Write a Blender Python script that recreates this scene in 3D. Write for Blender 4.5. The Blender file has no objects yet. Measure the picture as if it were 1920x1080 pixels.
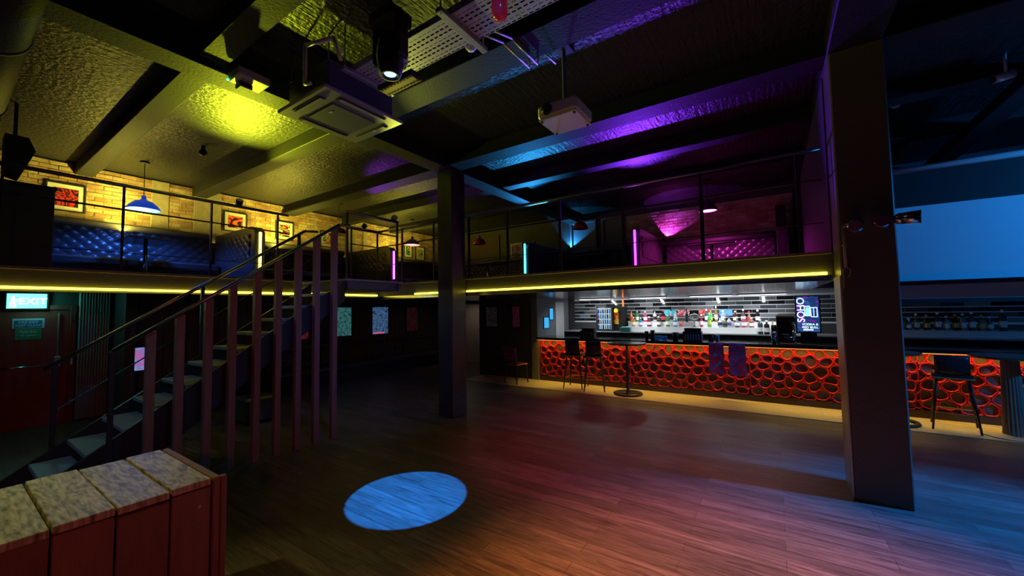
import bpy, math, random
from mathutils import Matrix, Vector
R = random.Random(7)
PI = math.pi
SC = bpy.context.scene
COL = SC.collection

# ------------------------------------------------------------------ camera
FPX = 733.0
CAMH = 1.85
u_ = Vector((-1100, -57, -FPX)); v_ = Vector((490, -31, -FPX))
AX = (-u_).normalized(); AY = (v_ - v_.dot(AX) * AX).normalized(); AZ = AX.cross(AY)
CM = Matrix((AX, AY, AZ))                      # camera space -> world
cam = bpy.data.cameras.new('camera'); camo = bpy.data.objects.new('camera', cam)
COL.objects.link(camo)
cam.sensor_width = 36.0; cam.lens = FPX / 1920 * 36; cam.clip_start = 0.05; cam.clip_end = 60
mw = CM.to_4x4(); mw.translation = (0, 0, CAMH); camo.matrix_world = mw
SC.camera = camo
SC.view_settings.view_transform = 'Standard'; SC.view_settings.look = 'None'
SC.view_settings.gamma = 1; SC.view_settings.use_curve_mapping = False
SC.view_settings.exposure = 0.0
w = bpy.data.worlds.new('World'); SC.world = w; w.use_nodes = True
w.node_tree.nodes['Background'].inputs[0].default_value = (0.35, 0.45, 1, 1)
w.node_tree.nodes['Background'].inputs[1].default_value = 0.004

# unseen par cans added for coloured light; orange follows its ceiling glow (built further down)
def spot(name, loc, target, col, power, angle, blend=0.5, r=0.05, parent=None):
    l = bpy.data.lights.new(name, 'SPOT'); l.color = col; l.energy = power
    l.spot_size = math.radians(angle); l.spot_blend = blend; l.shadow_soft_size = r
    o = bpy.data.objects.new(name, l); COL.objects.link(o)
    o.location = loc
    d = Vector(target) - Vector(loc); o.rotation_euler = d.to_track_quat('-Z', 'Y').to_euler()
    if parent:
        o.parent = parent; o.location = Vector(loc) - parent.location
    return o
def area(name, loc, target, col, power, sx, sy, roll=None, parent=None, spread=180):
    l = bpy.data.lights.new(name, 'AREA'); l.shape = 'RECTANGLE'; l.color = col; l.energy = power
    l.size = sx; l.size_y = sy; l.spread = math.radians(spread)
    o = bpy.data.objects.new(name, l); COL.objects.link(o); o.location = loc
    d = Vector(target) - Vector(loc); o.rotation_euler = d.to_track_quat('-Z', 'X' if roll == 'x' else 'Y').to_euler()
    if roll is not None and roll != 'x':
        q = d.to_track_quat('-Z', 'Y') @ Matrix.Rotation(roll, 3, 'Z').to_quaternion(); o.rotation_euler = q.to_euler()
    if parent:
        o.parent = parent; o.location = Vector(loc) - parent.location
    return o
def point(name, loc, col, power, r=0.03, parent=None):
    l = bpy.data.lights.new(name, 'POINT'); l.color = col; l.energy = power; l.shadow_soft_size = r
    o = bpy.data.objects.new(name, l); COL.objects.link(o); o.location = loc
    if parent:
        o.parent = parent; o.location = Vector(loc) - parent.location
    return o

UNSEEN_PARS = [  # name, fixture position, aim, colour, watts, cone
    ('orange', (-0.10, 1.7, 4.25), (0.10, 2.25, 0), (1.0, 0.30, 0.07), 2000, 62),
    ('red', (2.2, -1.8, 2.9), (-4.6, 2.0, 0.8), (1.0, 0.11, 0.06), 125, 50),  # extra lamp to redden the stair posts and box front
    ('magenta', (-0.5, 1.6, 4.2), (-1.8, 5.1, 0), (1.0, 0.05, 0.18), 560, 50),
    ('sky blue', (5.2, 5.9, 3.6), (2.0, 8.3, 2.5), (0.01, 0.27, 0.95), 420, 130),
    ('deep blue', (3.9, 5.3, 4.2), (1.6, 4.3, 0), (0.005, 0.23, 1.0), 2700, 54),
    ('teal', (-3.4, -1.6, 4.2), (-6.3, 1.4, .6), (0.02, 0.42, 1.0), 130, 30),  # added to tint the stair treads blue
    ('indigo', (-0.8, 1.4, 4.2), (-7.5, 5.3, 0.1), (0.02, 0.16, 1.0), 240, 34),  # added to lift the dark wall and floor under the mezzanine
    ('pale yellow', (-4.4, -1.2, 4.2), (-3.0, .35, .95), (1.0, .97, .26), 150, 34),  # added to brighten the plank box top
    ('ice blue', (6.1, 7.6, 1.7), (2.4, 10.2, 1.35), (0.01, 0.30, 0.95), 60, 55),  # added to turn the bottle ledge below the screen blue
]

# ------------------------------------------------------------------ materials
def lin(c): return c
MATS = {}
def mat(name, col, rough=0.6, metal=0.0, bump=0.0, bscale=30.0, vary=0.0, vscale=4.0, stretch=(1, 1, 1), emit=None, es=0.0,
        trans=0.0, ior=1.45, objrand=0.0, spec=0.5, rvary=0.0, coat=0.0):
    if name in MATS: return MATS[name]
    m = bpy.data.materials.new(name); m.use_nodes = True; nt = m.node_tree; N = nt.nodes; L = nt.links
    b = N['Principled BSDF']; b.inputs['Roughness'].default_value = rough; b.inputs['Metallic'].default_value = metal
    b.inputs['Base Color'].default_value = (*col, 1); b.inputs['Specular IOR Level'].default_value = spec
    b.inputs['IOR'].default_value = ior; b.inputs['Transmission Weight'].default_value = trans
    b.inputs['Coat Weight'].default_value = coat
    if emit: b.inputs['Emission Color'].default_value = (*emit, 1); b.inputs['Emission Strength'].default_value = es
    if bump or vary or objrand or rvary:
        tc = N.new('ShaderNodeTexCoord'); mp = N.new('ShaderNodeMapping'); mp.inputs['Scale'].default_value = stretch
        L.new(tc.outputs['Object'], mp.inputs['Vector'])
        cur = None
        if vary or rvary:
            n = N.new('ShaderNodeTexNoise'); n.inputs['Scale'].default_value = vscale; n.inputs['Detail'].default_value = 6
            L.new(mp.outputs[0], n.inputs['Vector'])
        if vary:
            mx = N.new('ShaderNodeMix'); mx.data_type = 'RGBA'
            mx.inputs[6].default_value = (*[c * (1 - vary) for c in col], 1); mx.inputs[7].default_value = (*[min(1, c * (1 + vary)) for c in col], 1)
            L.new(n.outputs['Fac'], mx.inputs[0]); cur = mx.outputs[2]
        if rvary:
            mr = N.new('ShaderNodeMapRange'); mr.inputs[1].default_value = .3; mr.inputs[2].default_value = .7
            mr.inputs[3].default_value = rough * (1 - rvary); mr.inputs[4].default_value = min(1, rough * (1 + rvary))
            L.new(n.outputs['Fac'], mr.inputs[0]); L.new(mr.outputs[0], b.inputs['Roughness'])
        if objrand:
            oi = N.new('ShaderNodeObjectInfo'); mx2 = N.new('ShaderNodeMix'); mx2.data_type = 'RGBA'; mx2.blend_type = 'MULTIPLY'
            mx2.inputs[0].default_value = 1; cr = N.new('ShaderNodeValToRGB')
            cr.color_ramp.elements[0].color = (1 - objrand, 1 - objrand, 1 - objrand, 1); cr.color_ramp.elements[1].color = (1 + objrand * .5, 1 + objrand * .4, 1 + objrand * .3, 1)
            L.new(oi.outputs['Random'], cr.inputs[0]); L.new(cr.outputs[0], mx2.inputs[7])
            if cur: L.new(cur, mx2.inputs[6])
            else: mx2.inputs[6].default_value = (*col, 1)
            cur = mx2.outputs[2]
        if cur: L.new(cur, b.inputs['Base Color'])
        if bump:
            n2 = N.new('ShaderNodeTexNoise'); n2.inputs['Scale'].default_value = bscale; n2.inputs['Detail'].default_value = 5
            L.new(mp.outputs[0], n2.inputs['Vector'])
            bp = N.new('ShaderNodeBump'); bp.inputs['Strength'].default_value = bump; bp.inputs['Distance'].default_value = 0.02
            L.new(n2.outputs['Fac'], bp.inputs['Height']); L.new(bp.outputs[0], b.inputs['Normal'])
    MATS[name] = m; return m
def emis(name, col, s):
    return mat(name, (0, 0, 0), emit=col, es=s)

M_steel = mat('painted steel black', (0.022, 0.022, 0.022), 0.42, bump=.12, bscale=40)
M_beam = mat('black beam paint', (0.022, 0.022, 0.024), 0.6, bump=.25, bscale=35, spec=.15)
M_col = mat('column paint', (0.05, 0.05, 0.052), 0.36, bump=.15, bscale=25)
M_dark = mat('matt black', (0.015, 0.015, 0.016), 0.6)
M_gloss = mat('gloss black', (0.012, 0.012, 0.014), 0.12)
M_deckedge = mat('timber deck edge', (0.30, 0.24, 0.20), 0.6, vary=.3, vscale=9)
M_fascia = mat('black fascia', (0.10, 0.10, 0.085), 0.5, bump=.1)
M_soffit = mat('polished soffit', (0.34, 0.34, 0.36), 0.16, metal=1.0, bump=.06, bscale=3, stretch=(6, .6, 1))
M_leather = mat('black leather', (0.055, 0.05, 0.055), 0.26, bump=.05, bscale=120)
M_chrome = mat('chrome', (0.6, 0.6, 0.62), 0.12, metal=1)
M_rail = mat('steel handrail', (0.35, 0.33, 0.30), 0.3, metal=1)
M_white = mat('white gloss', (0.75, 0.75, 0.76), 0.3)
M_plastic = mat('off white plastic', (0.62, 0.57, 0.52), 0.45)
M_grey = mat('galvanised steel', (0.42, 0.42, 0.40), 0.45, metal=.7, bump=.05)
M_wallD = mat('dark wall paint', (0.05, 0.05, 0.055), 0.55, bump=.2, bscale=12, vary=.3)
M_clad = mat('dark timber cladding', (0.07, 0.068, 0.075), 0.5, vary=.35, vscale=6, stretch=(1, 1, .15), bump=.15)
M_tread = mat('stair tread rubber', (0.22, 0.24, 0.25), 0.5, vary=.2, vscale=20)
M_post = mat('stair post timber', (0.24, 0.12, 0.08), 0.5, vary=.35, vscale=8, stretch=(3, 3, .4), bump=.15, bscale=20)
M_pinewood = None
M_redlit = mat('red lit plank', (0.21, 0.11, 0.085), 0.5, vary=.35, vscale=6, stretch=(4, 4, .5), bump=.12, objrand=.15)  # red light on the box sides put into their plank colour
M_glass = mat('clear glass', (1, 1, 1), 0.02, trans=1, ior=1.45)

def plankmat(name, a, b2, rough, ax):
    m = bpy.data.materials.new(name); m.use_nodes = True; nt = m.node_tree; N = nt.nodes; L = nt.links
    b = N['Principled BSDF']; b.inputs['Roughness'].default_value = rough
    tc = N.new('ShaderNodeTexCoord'); oi = N.new('ShaderNodeObjectInfo'); ad = N.new('ShaderNodeVectorMath'); ad.operation = 'ADD'
    L.new(tc.outputs['Object'], ad.inputs[0]); L.new(oi.outputs['Random'], ad.inputs[1])
    mp = N.new('ShaderNodeMapping'); mp.inputs['Scale'].default_value = (1.3, 6, 1) if ax == 'x' else (6, 6, .9); L.new(ad.outputs[0], mp.inputs[0])
    n = N.new('ShaderNodeTexNoise'); n.inputs['Scale'].default_value = 1.8; n.inputs['Detail'].default_value = 3; n.inputs['Distortion'].default_value = 1.1; L.new(mp.outputs[0], n.inputs['Vector'])
    mu = N.new('ShaderNodeMath'); mu.operation = 'MULTIPLY'; mu.inputs[1].default_value = 38; L.new(n.outputs['Fac'], mu.inputs[0])
    si = N.new('ShaderNodeMath'); si.operation = 'SINE'; L.new(mu.outputs[0], si.inputs[0])
    n2 = N.new('ShaderNodeTexNoise'); n2.inputs['Scale'].default_value = 9; n2.inputs['Detail'].default_value = 6; L.new(mp.outputs[0], n2.inputs['Vector'])
    ma = N.new('ShaderNodeMath'); ma.operation = 'MULTIPLY_ADD'; ma.inputs[1].default_value = .09; L.new(si.outputs[0], ma.inputs[0]); L.new(n2.outputs['Fac'], ma.inputs[2])
    cr = N.new('ShaderNodeValToRGB'); e = cr.color_ramp.elements; e[0].position = .28; e[0].color = (*a, 1); e[1].position = .66; e[1].color = (*b2, 1)
    L.new(ma.outputs[0], cr.inputs[0]); L.new(cr.outputs[0], b.inputs['Base Color'])
    bp = N.new('ShaderNodeBump'); bp.inputs['Strength'].default_value = .35; bp.inputs['Distance'].default_value = .006; L.new(ma.outputs[0], bp.inputs['Height']); L.new(bp.outputs[0], b.inputs['Normal'])
    MATS[name] = m; return m
M_pinewood = plankmat('rough sawn plank', (.10, .085, .05), (.52, .46, .34), .42, 'x')
def brickmat(name, a, b2, c3):
    m = bpy.data.materials.new(name); m.use_nodes = True; nt = m.node_tree; N = nt.nodes; L = nt.links
    b = N['Principled BSDF']; b.inputs['Roughness'].default_value = .75
    tc = N.new('ShaderNodeTexCoord'); oi = N.new('ShaderNodeObjectInfo'); geo = N.new('ShaderNodeNewGeometry')
    n = N.new('ShaderNodeTexNoise'); n.inputs['Scale'].default_value = 3.2; n.inputs['Detail'].default_value = 5
    L.new(geo.outputs['Position'], n.inputs['Vector'])
    vo = N.new('ShaderNodeTexWhiteNoise'); vo.noise_dimensions = '3D'
    sn = N.new('ShaderNodeVectorMath'); sn.operation = 'SNAP'; sn.inputs[1].default_value = (.225, .225, .075); L.new(geo.outputs['Position'], sn.inputs[0]); L.new(sn.outputs[0], vo.inputs['Vector'])
    add = N.new('ShaderNodeMath'); add.operation = 'MULTIPLY_ADD'; add.inputs[1].default_value = .35
    L.new(vo.outputs['Value'], add.inputs[0]); L.new(n.outputs['Fac'], add.inputs[2])
    cr = N.new('ShaderNodeValToRGB'); e = cr.color_ramp.elements
    e[0].position = .35; e[0].color = (*a, 1); e[1].position = .95; e[1].color = (*c3, 1)
    x = e.new(.62); x.color = (*b2, 1)
    L.new(add.outputs[0], cr.inputs[0]); L.new(cr.outputs[0], b.inputs['Base Color'])
    n2 = N.new('ShaderNodeTexNoise'); n2.inputs['Scale'].default_value = 45; n2.inputs['Detail'].default_value = 4; L.new(geo.outputs['Position'], n2.inputs['Vector'])
    bp = N.new('ShaderNodeBump'); bp.inputs['Strength'].default_value = .5; bp.inputs['Distance'].default_value = .02
    L.new(n2.outputs['Fac'], bp.inputs['Height']); L.new(bp.outputs[0], b.inputs['Normal'])
    MATS[name] = m; return m
M_brick = brickmat('old red brick', (0.24, 0.13, 0.08), (0.44, 0.27, 0.15), (0.64, 0.54, 0.38))
M_mortar = mat('mortar', (0.36, 0.30, 0.23), 0.9, bump=.4, bscale=40, vary=.4, vscale=7)

def floormat():
    m = bpy.data.materials.new('dark oak floor'); m.use_nodes = True; nt = m.node_tree; N = nt.nodes; L = nt.links
    b = N['Principled BSDF']; tc = N.new('ShaderNodeTexCoord')
    mp = N.new('ShaderNodeMapping'); L.new(tc.outputs['Object'], mp.inputs[0])
    br = N.new('ShaderNodeTexBrick'); br.inputs['Scale'].default_value = 1; br.inputs['Brick Width'].default_value = 1.3; br.inputs['Row Height'].default_value = .14
    br.inputs['Mortar Size'].default_value = .0025; br.inputs['Color1'].default_value = (.7, .7, .7, 1); br.inputs['Color2'].default_value = (1.2, 1.2, 1.2, 1); br.inputs['Mortar'].default_value = (.45, .45, .45, 1)
    L.new(mp.outputs[0], br.inputs['Vector'])
    mp2 = N.new('ShaderNodeMapping'); mp2.inputs['Scale'].default_value = (1.2, 16, 1); L.new(tc.outputs['Object'], mp2.inputs[0])
    n = N.new('ShaderNodeTexNoise'); n.inputs['Scale'].default_value = 2.2; n.inputs['Detail'].default_value = 9; n.inputs['Roughness'].default_value = .7; n.inputs['Distortion'].default_value = .6
    L.new(mp2.outputs[0], n.inputs['Vector'])
    cr = N.new('ShaderNodeValToRGB'); e = cr.color_ramp.elements
    e[0].position = .3; e[0].color = (.035, .025, .02, 1); e[1].position = .72; e[1].color = (.21, .16, .13, 1)
    L.new(n.outputs['Fac'], cr.inputs[0])
    mx = N.new('ShaderNodeMix'); mx.data_type = 'RGBA'; mx.blend_type = 'MULTIPLY'; mx.inputs[0].default_value = 1
    L.new(cr.outputs[0], mx.inputs[6]); L.new(br.outputs['Color'], mx.inputs[7]); L.new(mx.outputs[2], b.inputs['Base Color'])
    mr = N.new('ShaderNodeMapRange'); mr.inputs[3].default_value = .28; mr.inputs[4].default_value = .55; L.new(n.outputs['Fac'], mr.inputs[0]); L.new(mr.outputs[0], b.inputs['Roughness'])
    bp = N.new('ShaderNodeBump'); bp.inputs['Strength'].default_value = .25; bp.inputs['Distance'].default_value = .01
    L.new(n.outputs['Fac'], bp.inputs['Height']); L.new(bp.outputs[0], b.inputs['Normal'])
    return m
M_floor = floormat()
def ceilmat():
    m = bpy.data.materials.new('board marked ceiling paint'); m.use_nodes = True; nt = m.node_tree; N = nt.nodes; L = nt.links
    b = N['Principled BSDF']; b.inputs['Base Color'].default_value = (.024, .024, .025, 1)
    tc = N.new('ShaderNodeTexCoord')
    n = N.new('ShaderNodeTexNoise'); n.inputs['Scale'].default_value = 20; n.inputs['Detail'].default_value = 4; L.new(tc.outputs['Object'], n.inputs['Vector'])
    mp2 = N.new('ShaderNodeMapping'); mp2.inputs['Scale'].default_value = (14, 1.0, 1); L.new(tc.outputs['Object'], mp2.inputs[0])
    n3 = N.new('ShaderNodeTexNoise'); n3.inputs['Scale'].default_value = 1.6; n3.inputs['Detail'].default_value = 5; L.new(mp2.outputs[0], n3.inputs['Vector'])
    wv = N.new('ShaderNodeTexBrick'); wv.inputs['Scale'].default_value = 1; wv.inputs['Brick Width'].default_value = .34; wv.inputs['Row Height'].default_value = 9; wv.inputs['Mortar Size'].default_value = .012; wv.offset = 0
    wv.inputs['Color1'].default_value = (1, 1, 1, 1); wv.inputs['Color2'].default_value = (.8, .8, .8, 1); wv.inputs['Mortar'].default_value = (0, 0, 0, 1)
    L.new(tc.outputs['Object'], wv.inputs['Vector'])
    a1 = N.new('ShaderNodeMath'); a1.operation = 'MULTIPLY_ADD'; a1.inputs[1].default_value = 1.1; L.new(n3.outputs['Fac'], a1.inputs[0]); L.new(n.outputs['Fac'], a1.inputs[2])
    a2 = N.new('ShaderNodeMath'); a2.operation = 'MULTIPLY_ADD'; a2.inputs[1].default_value = .5; L.new(wv.outputs['Color'], a2.inputs[0]); L.new(a1.outputs[0], a2.inputs[2])
    bp = N.new('ShaderNodeBump'); bp.inputs['Strength'].default_value = .9; bp.inputs['Distance'].default_value = .02
    L.new(a2.outputs[0], bp.inputs['Height']); L.new(bp.outputs[0], b.inputs['Normal'])
    b.inputs['Roughness'].default_value = .42; b.inputs['Specular IOR Level'].default_value = .2
    return m
M_ceil = ceilmat()
def artmat(name, cols, scale=4.0, seed=0.0, emit=0.0):
    m = bpy.data.materials.new(name); m.use_nodes = True; nt = m.node_tree; N = nt.nodes; L = nt.links
    b = N['Principled BSDF']; b.inputs['Roughness'].default_value = .25
    tc = N.new('ShaderNodeTexCoord'); mp = N.new('ShaderNodeMapping'); mp.inputs['Location'].default_value = (seed, seed * 1.7, seed * .6); L.new(tc.outputs['Object'], mp.inputs[0])
    n = N.new('ShaderNodeTexNoise'); n.inputs['Scale'].default_value = scale; n.inputs['Detail'].default_value = 1.5; n.inputs['Distortion'].default_value = 2.2
    L.new(mp.outputs[0], n.inputs['Vector'])
    cr = N.new('ShaderNodeValToRGB'); cr.color_ramp.interpolation = 'CONSTANT'; e = cr.color_ramp.elements
    k = len(cols)
    for i, c in enumerate(cols):
        pos = .30 + .4 * i / max(1, k - 1) if i else 0
        if i < 2: e[i].position = pos; e[i].color = (*c, 1)
        else:
            x = e.new(pos); x.color = (*c, 1)
    L.new(n.outputs['Fac'], cr.inputs[0]); L.new(cr.outputs[0], b.inputs['Base Color'])
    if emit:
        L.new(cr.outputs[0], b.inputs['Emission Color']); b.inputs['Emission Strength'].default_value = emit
    return m

# ------------------------------------------------------------------ mesh builder
class MB:
    def __init__(s): s.v = []; s.f = []
    def add(s, vs, fs):
        o = len(s.v); s.v += [tuple(p) for p in vs]; s.f += [tuple(i + o for i in f) for f in fs]; return s
    def box(s, x0, x1, y0, y1, z0, z1):
        return s.add([(x0, y0, z0), (x1, y0, z0), (x1, y1, z0), (x0, y1, z0), (x0, y0, z1), (x1, y0, z1), (x1, y1, z1), (x0, y1, z1)],
                     [(0, 3, 2, 1), (4, 5, 6, 7), (0, 1, 5, 4), (1, 2, 6, 5), (2, 3, 7, 6), (3, 0, 4, 7)])
    def bev(s, x0, x1, y0, y1, z0, z1, b=.01):   # box with chamfered edges
        vs = []; idx = {}
        for sx in (0, 1):
            for sy in (0, 1):
                for sz in (0, 1):
                    X = (x0, x1)[sx]; Y = (y0, y1)[sy]; Z = (z0, z1)[sz]
                    dx = b if not sx else -b; dy = b if not sy else -b; dz = b if not sz else -b
                    for k, p in enumerate(((X, Y + dy, Z + dz), (X + dx, Y, Z + dz), (X + dx, Y + dy, Z))):
                        idx[(sx, sy, sz, k)] = len(vs); vs.append(p)
        F = []; I = idx
        for q in (0, 1):
            F.append([I[(q, a, c, 0)] for a, c in ((0, 0), (0, 1), (1, 1), (1, 0))][::(1 if not q else -1)])
            F.append([I[(a, q, c, 1)] for a, c in ((0, 0), (1, 0), (1, 1), (0, 1))][::(1 if not q else -1)])
            F.append([I[(a, c, q, 2)] for a, c in ((0, 0), (0, 1), (1, 1), (1, 0))][::(1 if not q else -1)])
        for a in (0, 1):
            for c in (0, 1):
                F.append([I[(a, c, 0, 0)], I[(a, c, 0, 1)], I[(a, c, 1, 1)], I[(a, c, 1, 0)]])
                F.append([I[(a, 0, c, 0)], I[(a, 0, c, 2)], I[(a, 1, c, 2)], I[(a, 1, c, 0)]])
                F.append([I[(0, a, c, 1)], I[(0, a, c, 2)], I[(1, a, c, 2)], I[(1, a, c, 1)]])
                for d in (0, 1): F.append([I[(a, c, d, 0)], I[(a, c, d, 1)], I[(a, c, d, 2)]])
        return s.add(vs, F)
    def ring(s, c, ax, r, n):
        ax = Vector(ax).normalized(); t = Vector((0, 0, 1)) if abs(ax.z) < .9 else Vector((1, 0, 0))
        a = ax.cross(t).normalized(); b = ax.cross(a)
        return [tuple(Vector(c) + a * (r * math.cos(2 * PI * i / n)) + b * (r * math.sin(2 * PI * i / n))) for i in range(n)]
    def cyl(s, p0, p1, r0, r1=None, n=12):
        r1 = r0 if r1 is None else r1; ax = Vector(p1) - Vector(p0)
        A = s.ring(p0, ax, r0, n); B = s.ring(p1, ax, r1, n)
        return s.add(A + B, [(i, (i + 1) % n, n + (i + 1) % n, n + i) for i in range(n)] + [tuple(range(n - 1, -1, -1)), tuple(range(n, 2 * n))])
    def tube(s, pts, r, n=8):
        for a, b in zip(pts[:-1], pts[1:]): s.cyl(a, b, r, n=n)
        for p in pts[1:-1]: s.ball(p, r * 1.01, 6, 4)
        return s
    def ball(s, c, r, n=12, m=8, sc=(1, 1, 1)):
        vs = [(c[0], c[1], c[2] - r * sc[2])]
        for j in range(1, m):
            t = PI * j / m
            for i in range(n): vs.append((c[0] + r * sc[0] * math.sin(t) * math.cos(2 * PI * i / n), c[1] + r * sc[1] * math.sin(t) * math.sin(2 * PI * i / n), c[2] - r * sc[2] * math.cos(t)))
        vs.append((c[0], c[1], c[2] + r * sc[2])); F = []
        for i in range(n): F.append((0, 1 + (i + 1) % n, 1 + i))
        for j in range(m - 2):
            for i in range(n): F.append((1 + j * n + i, 1 + j * n + (i + 1) % n, 1 + (j + 1) * n + (i + 1) % n, 1 + (j + 1) * n + i))
        k = len(vs) - 1
        for i in range(n): F.append((k, 1 + (m - 2) * n + i, 1 + (m - 2) * n + (i + 1) % n))
        return s.add(vs, F)
    def lathe(s, prof, c=(0, 0, 0), n=16):
        vs = []; F = []
        for r, z in prof:
            for i in range(n): vs.append((c[0] + r * math.cos(2 * PI * i / n), c[1] + r * math.sin(2 * PI * i / n), c[2] + z))
        for j in range(len(prof) - 1):
            for i in range(n): F.append((j * n + i, j * n + (i + 1) % n, (j + 1) * n + (i + 1) % n, (j + 1) * n + i))
        F.append(tuple(range(n - 1, -1, -1))); F.append(tuple((len(prof) - 1) * n + i for i in range(n)))
        return s.add(vs, F)
    def prism(s, poly, axis, a, b):
        def P(p, t):
            return {0: (t, p[0], p[1]), 1: (p[0], t, p[1]), 2: (p[0], p[1], t)}[axis]
        n = len(poly); vs = [P(p, a) for p in poly] + [P(p, b) for p in poly]
        return s.add(vs, [tuple(range(n - 1, -1, -1)), tuple(range(n, 2 * n))] + [(i, (i + 1) % n, n + (i + 1) % n, n + i) for i in range(n)])
    def grid(s, fn, nu, nv):
        vs = [fn(i / nu, j / nv) for j in range(nv + 1) for i in range(nu + 1)]
        return s.add(vs, [(j * (nu + 1) + i, j * (nu + 1) + i + 1, (j + 1) * (nu + 1) + i + 1, (j + 1) * (nu + 1) + i) for j in range(nv) for i in range(nu)])
    def build(s, name, m, parent=None, smooth=False, base=None):
        off = Vector((0, 0, 0))
        if parent is not None:
            p = parent
            while p is not None: off += p.location; p = p.parent
            loc = Vector((0, 0, 0))
        else:
            xs = [p[0] for p in s.v]; ys = [p[1] for p in s.v]; zs = [p[2] for p in s.v]
            loc = Vector(base) if base else Vector(((min(xs) + max(xs)) / 2, (min(ys) + max(ys)) / 2, min(zs)))
            off = loc
        me = bpy.data.meshes.new(name); me.from_pydata([(p[0] - off.x, p[1] - off.y, p[2] - off.z) for p in s.v], [], s.f)
        me.materials.append(m if not isinstance(m, str) else MATS[m])
        if smooth: me.polygons.foreach_set('use_smooth', [True] * len(me.polygons))
        me.update()
        o = bpy.data.objects.new(name, me); COL.objects.link(o); o.location = loc
        if parent is not None: o.parent = parent
        return o
def fixn(o):
    import bmesh
    bm = bmesh.new(); bm.from_mesh(o.data); bmesh.ops.recalc_face_normals(bm, faces=bm.faces); bm.to_mesh(o.data); bm.free(); return o
def tag(o, label=None, cat=None, group=None, kind=None):
    if label: o['label'] = label
    if cat: o['category'] = cat
    if group: o['group'] = group
    if kind: o['kind'] = kind
    return o
def thing(name, loc, label, cat, group=None, kind=None):
    o = bpy.data.objects.new(name, None); COL.objects.link(o); o.location = loc; o.empty_display_size = .1
    return tag(o, label, cat, group, kind)
def copy_tree(o, parent=None):
    c = o.copy(); COL.objects.link(c)
    if parent: c.parent = parent
    for ch in list(o.children): copy_tree(ch, c)
    return c
def B(*a): return MB().box(*a)
def struct(name, mb, m, parent=None, smooth=False, label=None):
    o = mb.build(name, m, parent, smooth)
    if parent is None: o['kind'] = 'structure'
    if label: o['label'] = label
    return o
def text(name, body, size, m, parent, loc, rot, ext=0.001, align='CENTER'):
    cu = bpy.data.curves.new(name, 'FONT'); cu.body = body; cu.size = size; cu.extrude = ext; cu.align_x = align; cu.align_y = 'CENTER'
    t = bpy.data.objects.new(name, cu); COL.objects.link(t)
    bpy.context.view_layer.update()
    me = bpy.data.meshes.new_from_object(t.evaluated_get(bpy.context.evaluated_depsgraph_get()))
    bpy.data.objects.remove(t); bpy.data.curves.remove(cu)
    me.materials.clear(); me.materials.append(m)
    o = bpy.data.objects.new(name, me); COL.objects.link(o); o.parent = parent
    off = Vector((0, 0, 0)); p = parent
    while p is not None: off += p.location; p = p.parent
    o.location = Vector(loc) - off; o.rotation_euler = rot
    return o
def ray(px, py): return CM @ Vector(((px - 960) / FPX, -(py - 540) / FPX, -1.0))
def hit(px, py, ax, val):
    d = ray(px, py); c = Vector((0, 0, CAMH)); return c + d * ((val - c[ax]) / d[ax])

# ------------------------------------------------------------------ room shell
XL, XR, YB, YN, ZC = -10.4, 6.5, 10.7, -4.5, 4.6
SLAB = 0.12
fl = struct('floor', B(XL, XR, YN, YB, -SLAB, 0), M_floor)
M_pale = mat('pale timber floor', (0.55, 0.43, 0.22), 0.45, vary=.3, vscale=3, stretch=(1.5, 12, 1), bump=.1)
ST = tag(bpy.data.objects.new('walkway_strip', None), 'pale timber walkway running along the foot of the bar'); COL.objects.link(ST); ST.parent = fl
ST.location = (-1.7, 8.35, 0) - fl.location if False else Vector((-1.7, 8.35, 0)) - fl.location
y = 7.92; xx0, xx1 = -6.9, XR
for k in range(7):     # planks of the pale walkway
    wd = (8.86 - 7.92) / 7
    x = xx0 - R.random() * 1.2
    while x < xx1:
        l = R.choice((1.4, 1.8, 2.2)); a, b2 = max(x, xx0), min(x + l, xx1)
        if b2 > a + .05: MB().box(a + .002, b2 - .002, y + k * wd + .002, y + (k + 1) * wd - .002, .001, .012).build('plank', M_pale, ST)
        x += l
struct('ceiling', B(XL, XR, YN, YB, ZC, ZC + SLAB), M_ceil)
ceil = bpy.data.objects['ceiling']
wl = struct('wall_left', B(XL - .15, XL, YN, YB + .15, 0, ZC), M_wallD)
wb = struct('wall_back', B(XL, XR + .15, YB, YB + .15, 0, ZC), M_wallD)
struct('wall_right', B(XR, XR + .15, YN, YB, 0, ZC), M_wallD)
struct('wall_front', B(XL - .15, XR + .15, YN - .15, YN, 0, ZC), M_wallD)
# beams under the slab
for Yc, wd, zb in ((-1.85, .2, 4.4), (-.1, .2, 4.4), (1.58, .18, 4.40), (3.32, .2, 4.40), (6.85, .2, 4.40), (8.55, .2, 4.40)):
    for xa, xb in ((XL, -5.0), (-4.66, .55), (.97, XR)):
        wq = wd + (.12 if Yc == 3.32 and xa > -5 else 0)
        MB().bev(xa, xb, Yc - wq, Yc + .06, zb, ZC, .008).build('beam', M_beam, ceil)
for Yc in (5.12,):     # steel I beam between the columns
    for xa, xb in ((XL, -5.0), (-4.66, .55), (.97, XR)):
        o = MB(); o.box(xa, xb, Yc - .16, Yc + .16, 4.36, 4.385); o.box(xa, xb, Yc - .09, Yc + .05, 4.385, ZC); o.build('beam', M_beam, ceil)
for xa, xb in ((-5.0, -4.66), (.55, .97)):
    MB().bev(xa, xb, YN, YB, 4.35, ZC, .01).build('girder', M_beam, ceil)
MB().bev(2.42, 2.68, 5.3, YB, 4.25, 4.40, .01).build('girder', M_beam, ceil)
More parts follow.
